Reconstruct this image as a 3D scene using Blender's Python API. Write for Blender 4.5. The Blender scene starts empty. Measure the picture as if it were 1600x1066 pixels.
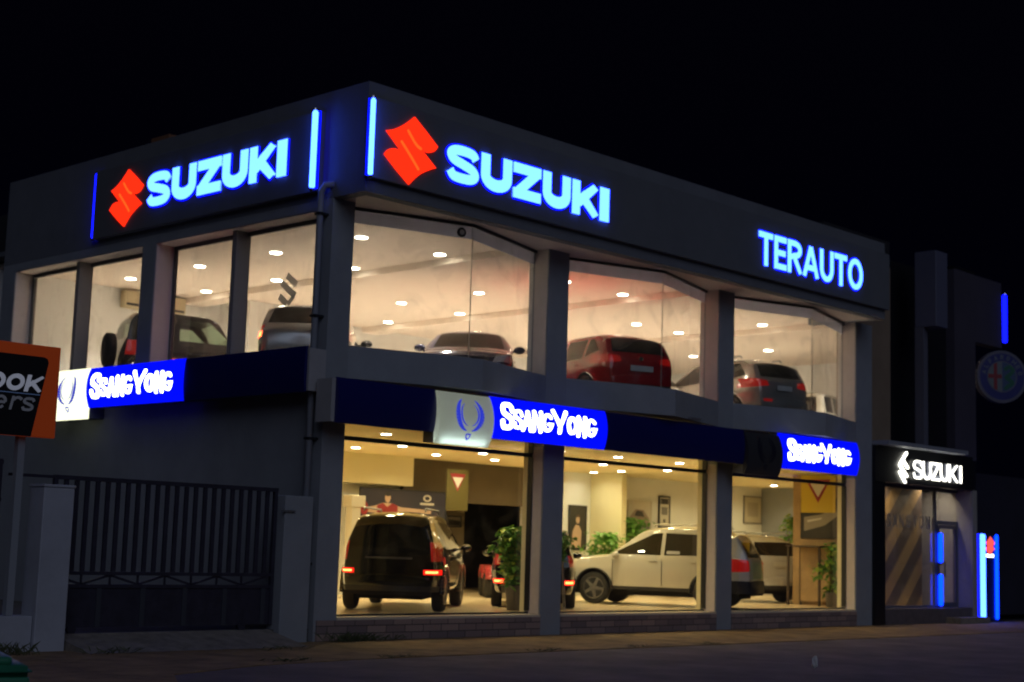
import bpy, bmesh, math, random
from mathutils import Vector, Matrix
random.seed(7)
R = math.radians
S = bpy.context.scene
COL = S.collection

# ---------------------------------------------------------------- camera, sky, moonlight, exposure
cd = bpy.data.cameras.new('camera'); cam = bpy.data.objects.new('camera', cd); COL.objects.link(cam)
_r = Vector((0.69062795, -0.72254338, 0.03105011)); _u = Vector((-0.1176881, -0.0699209, 0.99058598)); _f = Vector((0.71357028, 0.68778059, 0.13332409))
M = Matrix((( _r.x, _u.x, -_f.x, -15.59596), (_r.y, _u.y, -_f.y, -19.21514), (_r.z, _u.z, -_f.z, 1.6), (0, 0, 0, 1)))
cam.matrix_world = M
cd.sensor_width = 36; cd.lens = 53.567; cd.clip_end = 1000; cd.clip_start = .1
cd.dof.use_dof = True; cd.dof.focus_distance = 12.0; cd.dof.aperture_fstop = 2.2
S.camera = cam
W = bpy.data.worlds.new('World'); S.world = W; W.use_nodes = True
nt = W.node_tree; bg = nt.nodes['Background']
sky = nt.nodes.new('ShaderNodeTexSky'); sky.sky_type = 'NISHITA'; sky.sun_disc = False
sky.sun_elevation = R(-5); sky.sun_rotation = R(214); sky.altitude = 0
nt.links.new(sky.outputs[0], bg.inputs[0]); bg.inputs[1].default_value = 0.1
bg2 = nt.nodes.new('ShaderNodeBackground'); bg2.inputs[0].default_value = (.15,.18,1,1); bg2.inputs[1].default_value = .0016; ads = nt.nodes.new('ShaderNodeAddShader')
nt.links.new(bg.outputs[0], ads.inputs[0]); nt.links.new(bg2.outputs[0], ads.inputs[1]); nt.links.new(ads.outputs[0], nt.nodes['World Output'].inputs[0])
sl = bpy.data.lights.new('moonlight', 'SUN'); sun = bpy.data.objects.new('moonlight', sl); COL.objects.link(sun)
sl.energy = 0.32; sl.angle = R(45); sl.color = (0.66, .74, 1.0)
d = Vector((.41, .74, -.53)); sun.rotation_euler = d.to_track_quat('-Z', 'Y').to_euler()
S.view_settings.view_transform = 'Standard'; S.view_settings.look = 'None'; S.view_settings.exposure = 0; S.view_settings.gamma = 1
S.render.engine = 'CYCLES'
try:
    S.cycles.use_denoising = True; S.cycles.max_bounces = 7; S.cycles.diffuse_bounces = 4; S.cycles.glossy_bounces = 3
    S.cycles.transparent_max_bounces = 12; S.cycles.sample_clamp_indirect = 40; S.cycles.caustics_reflective = False; S.cycles.caustics_refractive = False
except Exception: pass

# ---------------------------------------------------------------- materials
def mat(name, col=(.5,.5,.5), rough=.6, metal=0, emit=None, es=0, noise=0, nscale=6, bump=0, bscale=60, coat=0, spec=.5):
    m = bpy.data.materials.new(name); m.use_nodes = True; n = m.node_tree; b = n.nodes['Principled BSDF']
    b.inputs['Base Color'].default_value = (*col, 1); b.inputs['Roughness'].default_value = rough; b.inputs['Metallic'].default_value = metal
    b.inputs['Coat Weight'].default_value = coat; b.inputs['Coat Roughness'].default_value = .04; b.inputs['Specular IOR Level'].default_value = spec
    if emit: b.inputs['Emission Color'].default_value = (*emit, 1); b.inputs['Emission Strength'].default_value = es
    tc = n.nodes.new('ShaderNodeTexCoord')
    if noise:
        nz = n.nodes.new('ShaderNodeTexNoise'); nz.inputs['Scale'].default_value = nscale; nz.inputs['Detail'].default_value = 6; nz.inputs['Roughness'].default_value = .65
        n.links.new(tc.outputs['Object'], nz.inputs['Vector'])
        rp = n.nodes.new('ShaderNodeValToRGB'); e = rp.color_ramp.elements
        e[0].position = .3; e[1].position = .72
        e[0].color = (*[max(0, c*(1-noise)) for c in col], 1); e[1].color = (*[min(1, c*(1+noise)) for c in col], 1)
        n.links.new(nz.outputs[0], rp.inputs[0]); n.links.new(rp.outputs[0], b.inputs['Base Color'])
    if bump:
        n2 = n.nodes.new('ShaderNodeTexNoise'); n2.inputs['Scale'].default_value = bscale; n2.inputs['Detail'].default_value = 5
        n.links.new(tc.outputs['Object'], n2.inputs['Vector'])
        bp = n.nodes.new('ShaderNodeBump'); bp.inputs['Strength'].default_value = bump; bp.inputs['Distance'].default_value = .02
        n.links.new(n2.outputs[0], bp.inputs['Height']); n.links.new(bp.outputs[0], b.inputs['Normal'])
    return m
def glow(name, rgb):
    m = bpy.data.materials.new(name); m.use_nodes = True; n = m.node_tree; n.nodes.clear()
    o = n.nodes.new('ShaderNodeOutputMaterial'); e = n.nodes.new('ShaderNodeEmission'); s = max(rgb)
    e.inputs[0].default_value = (*[c/s for c in rgb], 1); e.inputs[1].default_value = s
    n.links.new(e.outputs[0], o.inputs[0]); return m
def glass(name, tint=(.93,.95,.93), refl=1.0, smudge=0):
    m = bpy.data.materials.new(name); m.use_nodes = True; n = m.node_tree; n.nodes.clear()
    o = n.nodes.new('ShaderNodeOutputMaterial'); t = n.nodes.new('ShaderNodeBsdfTransparent'); g = n.nodes.new('ShaderNodeBsdfGlossy')
    t.inputs[0].default_value = (*tint, 1); g.inputs['Roughness'].default_value = .02; g.inputs[0].default_value = (refl, refl, refl, 1)
    lw = n.nodes.new('ShaderNodeLayerWeight'); lw.inputs[0].default_value = .5; pw = n.nodes.new('ShaderNodeMath'); pw.operation = 'POWER'; pw.inputs[1].default_value = 5
    n.links.new(lw.outputs['Facing'], pw.inputs[0]); f = n.nodes.new('ShaderNodeMath'); f.operation = 'MULTIPLY_ADD'; f.inputs[1].default_value = .9; f.inputs[2].default_value = .07; f.use_clamp = True
    n.links.new(pw.outputs[0], f.inputs[0]); mx = n.nodes.new('ShaderNodeMixShader')
    n.links.new(f.outputs[0], mx.inputs[0]); n.links.new(t.outputs[0], mx.inputs[1]); n.links.new(g.outputs[0], mx.inputs[2])
    last = mx
    if smudge:
        df = n.nodes.new('ShaderNodeBsdfDiffuse'); df.inputs[0].default_value = (.8,.8,.8,1); tl = n.nodes.new('ShaderNodeBsdfTranslucent'); tl.inputs[0].default_value = (.8,.8,.8,1)
        ad = n.nodes.new('ShaderNodeMixShader'); ad.inputs[0].default_value = .6
        n.links.new(df.outputs[0], ad.inputs[1]); n.links.new(tl.outputs[0], ad.inputs[2])
        tc = n.nodes.new('ShaderNodeTexCoord'); nz = n.nodes.new('ShaderNodeTexNoise'); nz.inputs['Scale'].default_value = 1.6; nz.inputs['Detail'].default_value = 8; nz.inputs['Distortion'].default_value = 1.2
        n.links.new(tc.outputs['Object'], nz.inputs['Vector'])
        mr = n.nodes.new('ShaderNodeMapRange'); mr.inputs[1].default_value = .5; mr.inputs[2].default_value = .8; mr.inputs[3].default_value = smudge*.25; mr.inputs[4].default_value = smudge*2
        n.links.new(nz.outputs[0], mr.inputs[0])
        m2 = n.nodes.new('ShaderNodeMixShader'); n.links.new(mr.outputs[0], m2.inputs[0]); n.links.new(mx.outputs[0], m2.inputs[1]); n.links.new(ad.outputs[0], m2.inputs[2]); last = m2
    n.links.new(last.outputs[0], o.inputs[0]); return m

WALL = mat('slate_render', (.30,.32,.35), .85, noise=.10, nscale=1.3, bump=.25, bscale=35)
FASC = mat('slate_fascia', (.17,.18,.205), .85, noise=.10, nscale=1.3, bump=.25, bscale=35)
FILM = None
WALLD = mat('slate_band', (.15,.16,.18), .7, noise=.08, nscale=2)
FRAME = mat('dark_aluminium', (.03,.033,.04), .4, .3)
TRIM = mat('grey_window_trim', (.42,.41,.42), .6, noise=.05)
INW = mat('white_plaster', (.78,.79,.77), .8, noise=.03, nscale=2, bump=.1)
CEIL = mat('ceiling_plaster', (.82,.72,.62), .85, noise=.03, nscale=3)
CEILG = mat('ground_ceiling', (.92,.80,.50), .85)
FLOORU = mat('upper_floor_tile', (.60,.55,.48), .25, noise=.05, nscale=3)
FLOORG = mat('polished_floor', (.86,.68,.44), .22, noise=.08, nscale=2)
BROWNW = mat('dark_brown_wall', (.11,.085,.05), .7, noise=.15, nscale=2)
OCHRE = mat('ochre_partition', (.38,.25,.12), .6, noise=.2, nscale=3)
CREAM = mat('cream_panel', (.84,.78,.50), .7)
CLEAR = glass('clear_glass', smudge=.11)
CLEARG = glass('ground_glass', (.92,.93,.86), smudge=.02)
BLUETUBE = glow('blue_tube_glow', (.36, 1.15, 11.0))
BLUETUBE2 = glow('deep_blue_tube_glow', (.01, .02, 4.0))
BLUEMID = glow('mid_blue_tube_glow', (.005, .16, 6.0))
CYAN = glow('cyan_letter_glow', (.34, 1.0, 9.0))
REDL = glow('red_logo_glow', (1.6, .035, .008)); REDSEAM = glow('orange_seam_glow', (1.8, .13, .015))
WHITEG = glow('white_letter_glow', (3.2,3.3,3.2)); WHITEW = glow('warm_white_letter_glow', (4.2,4.1,3.5)); WHITED = mat('white_letter_dim', (.5,.52,.6), .5, emit=(.8,.85,1), es=.10)
BLUEBOX = glow('blue_lightbox', (.0005,.004,1.15)); NAVY = mat('navy_panel', (.010,.012,.13), .35)
EMBW = glow('white_lightbox_bright', (1.5,1.55,1.05)); EMBBLUE = mat('emblem_blue', (.04,.06,.5), .5, emit=(.03,.05,.75), es=.7)
LAMPW = glow('lamp_lens_warm', (30,27,21)); CHROME = mat('chrome', (.75,.75,.78), .12, 1)
ALU = mat('brushed_aluminium', (.45,.46,.48), .35, .8)

def film(name, col, f):
    m = bpy.data.materials.new(name); m.use_nodes = True; n = m.node_tree; n.nodes.clear()
    o = n.nodes.new('ShaderNodeOutputMaterial'); a = n.nodes.new('ShaderNodeBsdfDiffuse'); b = n.nodes.new('ShaderNodeBsdfTranslucent'); x = n.nodes.new('ShaderNodeMixShader')
    a.inputs[0].default_value = (*col,1); b.inputs[0].default_value = (*col,1); x.inputs[0].default_value = f
    n.links.new(a.outputs[0], x.inputs[1]); n.links.new(b.outputs[0], x.inputs[2]); n.links.new(x.outputs[0], o.inputs[0]); return m
BLIND = film('translucent_blind', (.72,.74,.86), .62); BLIND2 = film('translucent_edge_film', (.92,.92,.88), .85)
# ---------------------------------------------------------------- helpers
def obj(name, bm, m, parent=None, smooth=False, loc=None):
    me = bpy.data.meshes.new(name); bmesh.ops.recalc_face_normals(bm, faces=bm.faces) if not getattr(bm, 'norecalc', False) else None
    bm.to_mesh(me); bm.free()
    for x in (m if isinstance(m, (list, tuple)) else [m]): me.materials.append(x)
    if smooth:
        for p in me.polygons: p.use_smooth = True
    o = bpy.data.objects.new(name, me); COL.objects.link(o)
    if parent: o.parent = parent
    if loc: o.location = loc
    return o
def thing(name, label, cat, loc=(0,0,0), rz=0, group=None):
    o = bpy.data.objects.new(name, None); COL.objects.link(o); o.empty_display_size = .2
    o.location = loc; o.rotation_euler = (0,0,rz); return tag(o, label, cat, group)
def tag(o, label=None, cat=None, group=None, kind=None):
    if label: o['label'] = label
    if cat: o['category'] = cat
    if group: o['group'] = group
    if kind: o['kind'] = kind
    return o
def box(bm, x0, x1, y0, y1, z0, z1):
    v = [bm.verts.new(p) for p in [(x0,y0,z0),(x1,y0,z0),(x1,y1,z0),(x0,y1,z0),(x0,y0,z1),(x1,y0,z1),(x1,y1,z1),(x0,y1,z1)]]
    for f in [(0,3,2,1),(4,5,6,7),(0,1,5,4),(1,2,6,5),(2,3,7,6),(3,0,4,7)]: bm.faces.new([v[i] for i in f])
    return bm
def B(*a, bm=None):
    bm = bm or bmesh.new(); box(bm, *a); return bm
def boxes(lst):
    bm = bmesh.new()
    for a in lst: box(bm, *a)
    return bm
def bevel(bm, w=.01, seg=2):
    bmesh.ops.bevel(bm, geom=list(bm.edges), offset=w, segments=seg, profile=.6, affect='EDGES'); return bm
def prism(bm, pts, z0, z1):
    a = [bm.verts.new((x,y,z0)) for x,y in pts]; b = [bm.verts.new((x,y,z1)) for x,y in pts]; n = len(pts)
    bm.faces.new(a[::-1]); bm.faces.new(b)
    for i in range(n): bm.faces.new((a[i],a[(i+1)%n],b[(i+1)%n],b[i]))
    return bm
def plate(bm, pts, y0, y1):            # polygon in x,z given thickness along y
    a = [bm.verts.new((x,y0,z)) for x,z in pts]; b = [bm.verts.new((x,y1,z)) for x,z in pts]; n = len(pts)
    bm.faces.new(a); bm.faces.new(b[::-1])
    for i in range(n): bm.faces.new((a[i],b[i],b[(i+1)%n],a[(i+1)%n]))
    return bm
def tube(bm, pts, r, n=10, cap=True):
    rings = []
    pts = [Vector(p) for p in pts]
    for i, p in enumerate(pts):
        dd = (pts[min(i+1,len(pts)-1)] - pts[max(i-1,0)]).normalized()
        a = dd.orthogonal().normalized() if i == 0 else (a - dd*a.dot(dd)).normalized()
        b = dd.cross(a); rr = r[i] if isinstance(r,(list,tuple)) else r
        rings.append([bm.verts.new(p + a*math.cos(2*math.pi*k/n)*rr + b*math.sin(2*math.pi*k/n)*rr) for k in range(n)])
    for i in range(len(rings)-1):
        for k in range(n): bm.faces.new((rings[i][k],rings[i][(k+1)%n],rings[i+1][(k+1)%n],rings[i+1][k]))
    if cap: bm.faces.new(rings[0][::-1]); bm.faces.new(rings[-1])
    return bm
def lathe(bm, prof, n=32, axis='z', c=(0,0,0)):
    rings = []
    for r, h in prof:
        ring = []
        for k in range(n):
            a = 2*math.pi*k/n; p = (r*math.cos(a), r*math.sin(a), h) if axis == 'z' else (r*math.cos(a), h, r*math.sin(a))
            ring.append(bm.verts.new((p[0]+c[0],p[1]+c[1],p[2]+c[2])))
        rings.append(ring)
    for i in range(len(rings)-1):
        for k in range(n): bm.faces.new((rings[i][k],rings[i][(k+1)%n],rings[i+1][(k+1)%n],rings[i+1][k]))
    bm.faces.new(rings[0][::-1]); bm.faces.new(rings[-1]); return bm
def smoothpath(p, n=6, closed=False):
    out = []; L = len(p)
    for i in range(L-1):
        p0 = p[max(i-1,0)]; p1 = p[i]; p2 = p[i+1]; p3 = p[min(i+2,L-1)]
        for k in range(n):
            t = k/n
            out.append(tuple(.5*((2*p1[j])+(-p0[j]+p2[j])*t+(2*p0[j]-5*p1[j]+4*p2[j]-p3[j])*t*t+(-p0[j]+3*p1[j]-3*p2[j]+p3[j])*t**3) for j in range(len(p1))))
    out.append(tuple(p[-1])); return out

# ---- stroke lettering: every glyph is a set of thick strokes in a unit-high box
def stroke(bm, pts, h, y0, y1, rnd=False):
    P = [Vector(p) for p in pts]; n = len(P); Lp = []; Rp = []
    for i in range(n):
        d0 = (P[i]-P[max(i-1,0)]); d1 = (P[min(i+1,n-1)]-P[i])
        if d0.length < 1e-9: d0 = d1
        if d1.length < 1e-9: d1 = d0
        d0.normalize(); d1.normalize(); t = (d0+d1).normalized(); nn = Vector((-t.y,t.x)); k = h/max(.45, nn.dot(Vector((-d0.y,d0.x))))
        Lp.append(P[i]+nn*k); Rp.append(P[i]-nn*k)
    ringf = []
    def cap(c, a, sgn):
        v = a-c; return [c + Matrix.Rotation(sgn*math.pi*j/6, 2) @ v for j in range(1,6)]
    loopL, loopR = Lp, Rp
    for i in range(n-1):
        q = [loopL[i],loopR[i],loopR[i+1],loopL[i+1]]
        ringf.append(q)
    F = [[bm.verts.new((p.x,y0,p.y)) for p in loopL],[bm.verts.new((p.x,y0,p.y)) for p in loopR],[bm.verts.new((p.x,y1,p.y)) for p in loopL],[bm.verts.new((p.x,y1,p.y)) for p in loopR]]
    for i in range(n-1):
        bm.faces.new((F[0][i],F[1][i],F[1][i+1],F[0][i+1])); bm.faces.new((F[2][i],F[2][i+1],F[3][i+1],F[3][i]))
        bm.faces.new((F[0][i],F[0][i+1],F[2][i+1],F[2][i])); bm.faces.new((F[1][i],F[3][i],F[3][i+1],F[1][i+1]))
    for idx, sg in ((0,1),(n-1,-1)):
        if rnd:
            c = P[idx]; arc = cap(c, loopL[idx], sg)
            a = [F[0][idx]]+[bm.verts.new((p.x,y0,p.y)) for p in arc]+[F[1][idx]]; b = [F[2][idx]]+[bm.verts.new((p.x,y1,p.y)) for p in arc]+[F[3][idx]]
            bm.faces.new(a); bm.faces.new(b[::-1])
            for j in range(len(a)-1): bm.faces.new((a[j],b[j],b[j+1],a[j+1]))
        else: bm.faces.new((F[0][idx],F[1][idx],F[3][idx],F[2][idx]))
def arc(cx, cz, rx, rz, a0, a1, n=14): return [(cx+rx*math.cos(R(a0+(a1-a0)*i/n)), cz+rz*math.sin(R(a0+(a1-a0)*i/n))) for i in range(n+1)]
def glyph(ch, w, h):
    a, b = h, w-h; c = w/2; t = 1-h
    if ch == 'S': return [smoothpath([(b+.01,.71),(b-.09*w,t-.03),(c+.02,t+.01),(a+.12*w,t-.02),(a,.74),(a+.10*w,.60),(c,.51),(b-.10*w,.41),(b,.27),(b-.12*w,h+.02),(c-.02,h-.01),(a+.10*w,h+.02),(a-.01,.29)],5)]
    if ch == 'U': return [[(a,1),(a,.42)]+arc(c,.42,c-a,.42-h,180,360)+[(b,1)]]
    if ch == 'Z': return [[(0.0,t),(w,t)],[(0,h),(w,h)],[(b-.01,1-h*1.2),(a+.01,h*1.2)]]
    if ch == 'K': return [[(a,0),(a,1)],[(a+h*.6,.38),(b+.02,1)],[(a+h*1.3,.62),(b+.04,0)]]
    if ch == 'I': return [[(c,0),(c,1)]]
    if ch == 'T': return [[(0,t),(w,t)],[(c,0),(c,t)]]
    if ch == 'E': return [[(a,0),(a,1)],[(a,t),(w,t)],[(a,.5),(w*.92,.5)],[(a,h),(w,h)]]
    if ch == 'R': return [[(a,0),(a,1)],[(a,t),(c,t)]+arc(c,.73,b-c,.27-h,90,-90,10)+[(a,.46+h*.0)],[(c,.46),(b+.03,0)]]
    if ch == 'A': return [[(a*.8,0),(c,1-h*.6)],[(w-a*.8,0),(c,1-h*.6)],[(w*.25,.30),(w*.75,.30)]]
    if ch == 'O': return [arc(c,.5,c-h,.5-h,90,450,28)]
    if ch == 'N': return [[(a,0),(a,1)],[(b,0),(b,1)],[(a,1-h*.6),(b,h*.6)]]
    if ch == 'G': return [arc(c,.5,c-h,.5-h,40,330,22)+[(b,.42),(c+.05,.42)]]
    if ch == 'Y': return [[(a*.5,1),(c,.36)],[(w-a*.5,1),(c,.36)],[(c,h),(c,.4)]]
    return []
def lettering(parent, text, widths, x0, z0, H, hh, gap, m, y0=0, dep=.05, rnd=False, curve=None, name='letter', slant=0, big=None, grow=0):
    x = x0
    for i, ch in enumerate(text):
        if ch == ' ': x += gap*6; continue
        w = widths[ch] if isinstance(widths, dict) else widths
        Hc = H*(big.get(i,1) if big else 1)
        bm = bmesh.new()
        for k, st in enumerate(glyph(ch, w, hh)):
            stroke(bm, st, hh+grow, y0, y0-dep-.0015*k-.0005*(i % 3), rnd)
        for v in bm.verts:
            lx, lz = v.co.x, min(max(v.co.z,-grow),1+grow) if ch in 'KTAZNYREU' and not rnd else v.co.z
            v.co.x = x + lx*Hc + slant*lz*Hc; v.co.z = z0 + lz*Hc
            if curve: v.co.y += curve(v.co.z)
        obj(name, bm, m, parent)
        x += w*Hc + gap
    return x
SHP = [(.04,.6),(.33,.40),(.61,.19)] + smoothpath([(.61,.19),(.52,.09),(.39,.045),(.247,.053)],5)[1:] + [(.586,-.192)] + smoothpath([(.586,-.192),(.40,-.27),(.18,-.40),(-.03,-.6)],5)[1:] + [(-.33,-.40),(-.61,-.187)] + smoothpath([(-.61,-.187),(-.52,-.09),(-.39,-.045),(-.241,-.051)],5)[1:] + [(-.586,.226)] + smoothpath([(-.586,.226),(-.40,.29),(-.18,.42),(.04,.6)],5)[1:-1]
def s_mark(parent, cx, cz, s, m, seam=None, dep=.03, y0=0, name='logo'):
    bm = bmesh.new(); plate(bm, [(cx+x*s, cz+z*s) for x,z in SHP], y0, y0-dep); o = obj(name, bm, m, parent)
    if seam:
        for path in ([(-.10,.32),(.08,.13),(.20,.07)],[(.158,-.294),(-.03,-.10),(-.241,.10)]):
            b2 = bmesh.new(); stroke(b2, [(cx+x*s,cz+z*s) for x,z in smoothpath(path,4)], .016*s/.5*.8, y0-dep, y0-dep-.006, True); obj('seam', b2, seam, o)
    return o

# ---------------------------------------------------------------- ground, road, pavement
ASPH = mat('asphalt', (.175,.140,.135), .82, noise=.38, nscale=.9, bump=.6, bscale=90)
PAVE = mat('worn_pavement', (.28,.18,.085), .9, noise=.5, nscale=1.6, bump=.5, bscale=30)
CONC = mat('pale_concrete', (.24,.21,.18), .9, noise=.35, nscale=5, bump=.4)
EARTH = mat('dark_earth', (.05,.045,.04), 1, noise=.4, nscale=.5)
tag(obj('ground', B(-300,400,-300,400,-.6,-.16), EARTH), kind='structure')
tag(obj('road', B(-120,200,-30,-2.9,-.3,-.012), ASPH), kind='structure')
tag(obj('pavement', prism(bmesh.new(), [(-30,-10),(-8.5,-9),(-6.6,-6.2),(-5.2,-3.9),(-3.5,-3.25),(-1.5,-3.0),(60,-3.0),(60,.05),(-30,.05)], -.3, 0.0), PAVE), kind='structure')
bm = bmesh.new(); v = [bm.verts.new(p) for p in [(-4.5,-.9,.004),(-.8,-.9,.004),(-.8,.1,.2),(-4.5,.1,.2),(-4.5,.1,-.1),(-.8,.1,-.1)]]
for f in ((0,1,2,3),(3,2,5,4),(0,3,4),(1,5,2),(0,4,5,1)): bm.faces.new([v[i] for i in f])
tag(obj('driveway_ramp', bm, CONC), kind='structure')
tag(obj('yard', B(-30,-.01,.104,30,-.3,.2), mat('yard_gravel', (.09,.085,.08), 1, noise=.3)), kind='structure')
# weeds along the wall foot and kerb
bm = bmesh.new()
for cx, cy, n, hh in [(.55,-.18,50,.2),(.95,-.15,40,.15),(1.5,-.12,14,.12),(-4.2,-.9,24,.12),(-2.7,-2.9,20,.06),(-.8,-2.95,20,.05),(2.2,-2.95,16,.06),(4.6,-2.9,12,.05),(-5.6,-.7,50,.22),(-1.6,-1.2,14,.08),(6.6,-2.95,10,.05)]:
    for i in range(n*2):
        x = cx+random.gauss(0,.2); y = cy+random.gauss(0,.07); a = random.uniform(0,6.28); h = hh*random.uniform(.25,.9); l = random.uniform(.02,.12)
        dx, dy = math.cos(a), math.sin(a); w = .005
        v = [bm.verts.new(p) for p in [(x-dy*w,y+dx*w,.0),(x+dy*w,y-dx*w,.0),(x+dx*l+dy*w*.6,y+dy*l-dx*w*.6,h*.7),(x+dx*l*2,y+dy*l*2,h)]]
        bm.faces.new(v)
tag(obj('weeds', bm, mat('weed_green', (.07,.085,.035), .8, noise=.4, nscale=9)), 'tufts of low weeds and dry grass growing along the wall foot and the pavement edge', 'weeds', kind='stuff')

# ---------------------------------------------------------------- the showroom building
bld = thing('showroom_building', 'two storey grey corner car showroom with large lit windows on both floors', 'building')
GF, UF, UC, GC = .38, 4.42, 7.35, 3.62       # floor and ceiling heights
BX, BY = 24.0, 12.3
# columns of the street front
cols = [(0,.47,0,.42),(5.29,5.86,0,.50),(10.72,11.27,0,.50),(16.25,16.98,0,.50)]
for i, (x0,x1,y0,y1) in enumerate(cols):
    obj('column', B(x0,x1,y0,y1,.0,7.198), WALL, bld)
REVL = mat('reveal_spill_tone', (.66,.60,.58), .8, noise=.05)  # window light spilling onto the reveals, put into the colour of thin boards
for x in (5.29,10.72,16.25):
    obj('reveal_spill_board', B(x-.006,x-.001,.03,.36,4.79,7.195), REVL, bld); obj('reveal_spill_board', B(x-.006,x-.001,.03,.32,.38,3.45), REVL, bld)
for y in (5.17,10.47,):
    obj('reveal_spill_board', B(.02,.398,y-.007,y-.001,4.71,7.025), REVL, bld)
obj('head_spill_board', boxes([(.02,.398,.43,5.16,7.022,7.0305),(.02,.398,5.64,10.46,7.022,7.0305)]), REVL, bld)
# left side: solid wall below, piers and window openings above
obj('side_wall', B(0,.3,.422,11.0,.0,4.70), WALL, bld)
obj('side_pier', B(0.0,.5,5.17,5.63,4.702,7.03), WALL, bld)
obj('side_pier', B(0.0,.5,10.47,11.0,4.702,7.03), WALL, bld)
obj('side_lintel', B(0.002,.5,.422,11.0,7.032,7.198), WALL, bld)
obj('rear_wall', boxes([(.6,BX,BY,BY+.25,0,8.6),(.6,.8,11.002,BY-.002,0,8.6)]), mat('rear_wall_dark',(.02,.02,.025),.9), bld)
obj('end_wall', B(BX,BX+.2,2.75,BY-.002,0,7.2), WALL, bld)
# crown of the building: fascia box with parapet, proud sign band, soffit
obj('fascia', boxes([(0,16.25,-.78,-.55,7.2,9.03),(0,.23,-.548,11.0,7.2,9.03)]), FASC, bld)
obj('fascia_return', B(16.02,16.25,-.548,1.2,7.2,9.03), WALL, bld)
obj('soffit', B(.232,16.018,-.548,.36,7.2,7.34), mat('soffit_spill_tone', (.66,.58,.54), .85, noise=.06), bld)  # soffit colour lightened to carry the window light falling on it
obj('roof', boxes([(.232,16.9,.40,BY-.01,7.52,7.62),(16.902,BX,1.05,BY-.01,7.52,7.62)]), WALLD, bld)
obj('roof_upstand', B(.02,.22,5.0,5.6,9.032,9.12), mat('ridge_tile', (.22,.10,.05), .8), bld)
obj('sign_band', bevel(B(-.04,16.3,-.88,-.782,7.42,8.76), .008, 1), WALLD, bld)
obj('side_sign_band', bevel(B(-.12,-.002,.30,7.28,7.33,8.70), .008, 1), WALLD, bld)
# plinth
sb = bpy.data.materials.new('stone_plinth'); sb.use_nodes = True; n = sb.node_tree; bs = n.nodes['Principled BSDF']; bs.inputs['Roughness'].default_value = .85
tc = n.nodes.new('ShaderNodeTexCoord'); mp = n.nodes.new('ShaderNodeMapping'); mp.inputs['Rotation'].default_value = (R(90),0,0)
br = n.nodes.new('ShaderNodeTexBrick'); br.inputs['Scale'].default_value = 1; br.inputs['Brick Width'].default_value = .42; br.inputs['Row Height'].default_value = .12; br.inputs['Mortar Size'].default_value = .008
br.inputs['Color1'].default_value = (.38,.27,.23,1); br.inputs['Color2'].default_value = (.20,.15,.15,1); br.inputs['Mortar'].default_value = (.07,.06,.06,1); br.offset = .37
n.links.new(tc.outputs['Object'], mp.inputs[0]); n.links.new(mp.outputs[0], br.inputs[0]); n.links.new(br.outputs[0], bs.inputs[0])
obj('plinth', boxes([(.05,5.288,-.03,.30,-.05,.33),(5.862,10.718,-.03,.30,-.05,.33),(11.272,16.248,-.03,.30,-.05,.33)]), sb, bld)
obj('window_sill', boxes([(.472,5.288,-.02,.36,.331,.375),(5.862,10.718,-.02,.36,.331,.375),(11.272,16.248,-.02,.36,.331,.375)]), mat('sill_stone',(.72,.62,.45),.6), bld)
# floors, ceilings, interior walls
obj('ground_floor', boxes([(.302,17.3,.32,BY-.01,.2,GF),(17.302,BX,2.55,BY-.01,.2,GF)]), FLOORG, bld)
obj('ground_ceiling', boxes([(.302,17.3,.3,BY-.01,GC,GC+.2),(17.302,BX,2.53,BY-.01,GC,GC+.2)]), CEILG, bld)
obj('side_glazing_liner', B(.302,.32,.5,BY-.01,GF,GC), CREAM, bld)
obj('upper_floor', boxes([(.302,16.98,.3,BY-.01,4.2,UF),(16.982,BX,1.1,BY-.01,4.2,UF)]), FLOORU, bld)
obj('upper_ceiling', boxes([(.502,16.9,.362,BY-.01,UC,UC+.1),(16.9,BX,1.2,BY-.01,UC,UC+.1)]), CEIL, bld)
for x in (5.60, 11.35, 17.05):
    obj('ceiling_beam', B(x-.28,x+.28,.9,BY-.02,7.21,UC-.002), CEIL, bld)
obj('upper_rear_wall', B(.302,BX-.02,BY-.15,BY-.02,UF+.002,UC-.004), INW, bld)
obj('upper_end_wall', B(BX-.15,BX-.02,1.2,BY-.16,UF+.002,UC-.004), INW, bld)
obj('stair_core', B(6.4,8.2,10.9,BY-.16,UF+.002,UC-.004), INW, bld)
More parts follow.
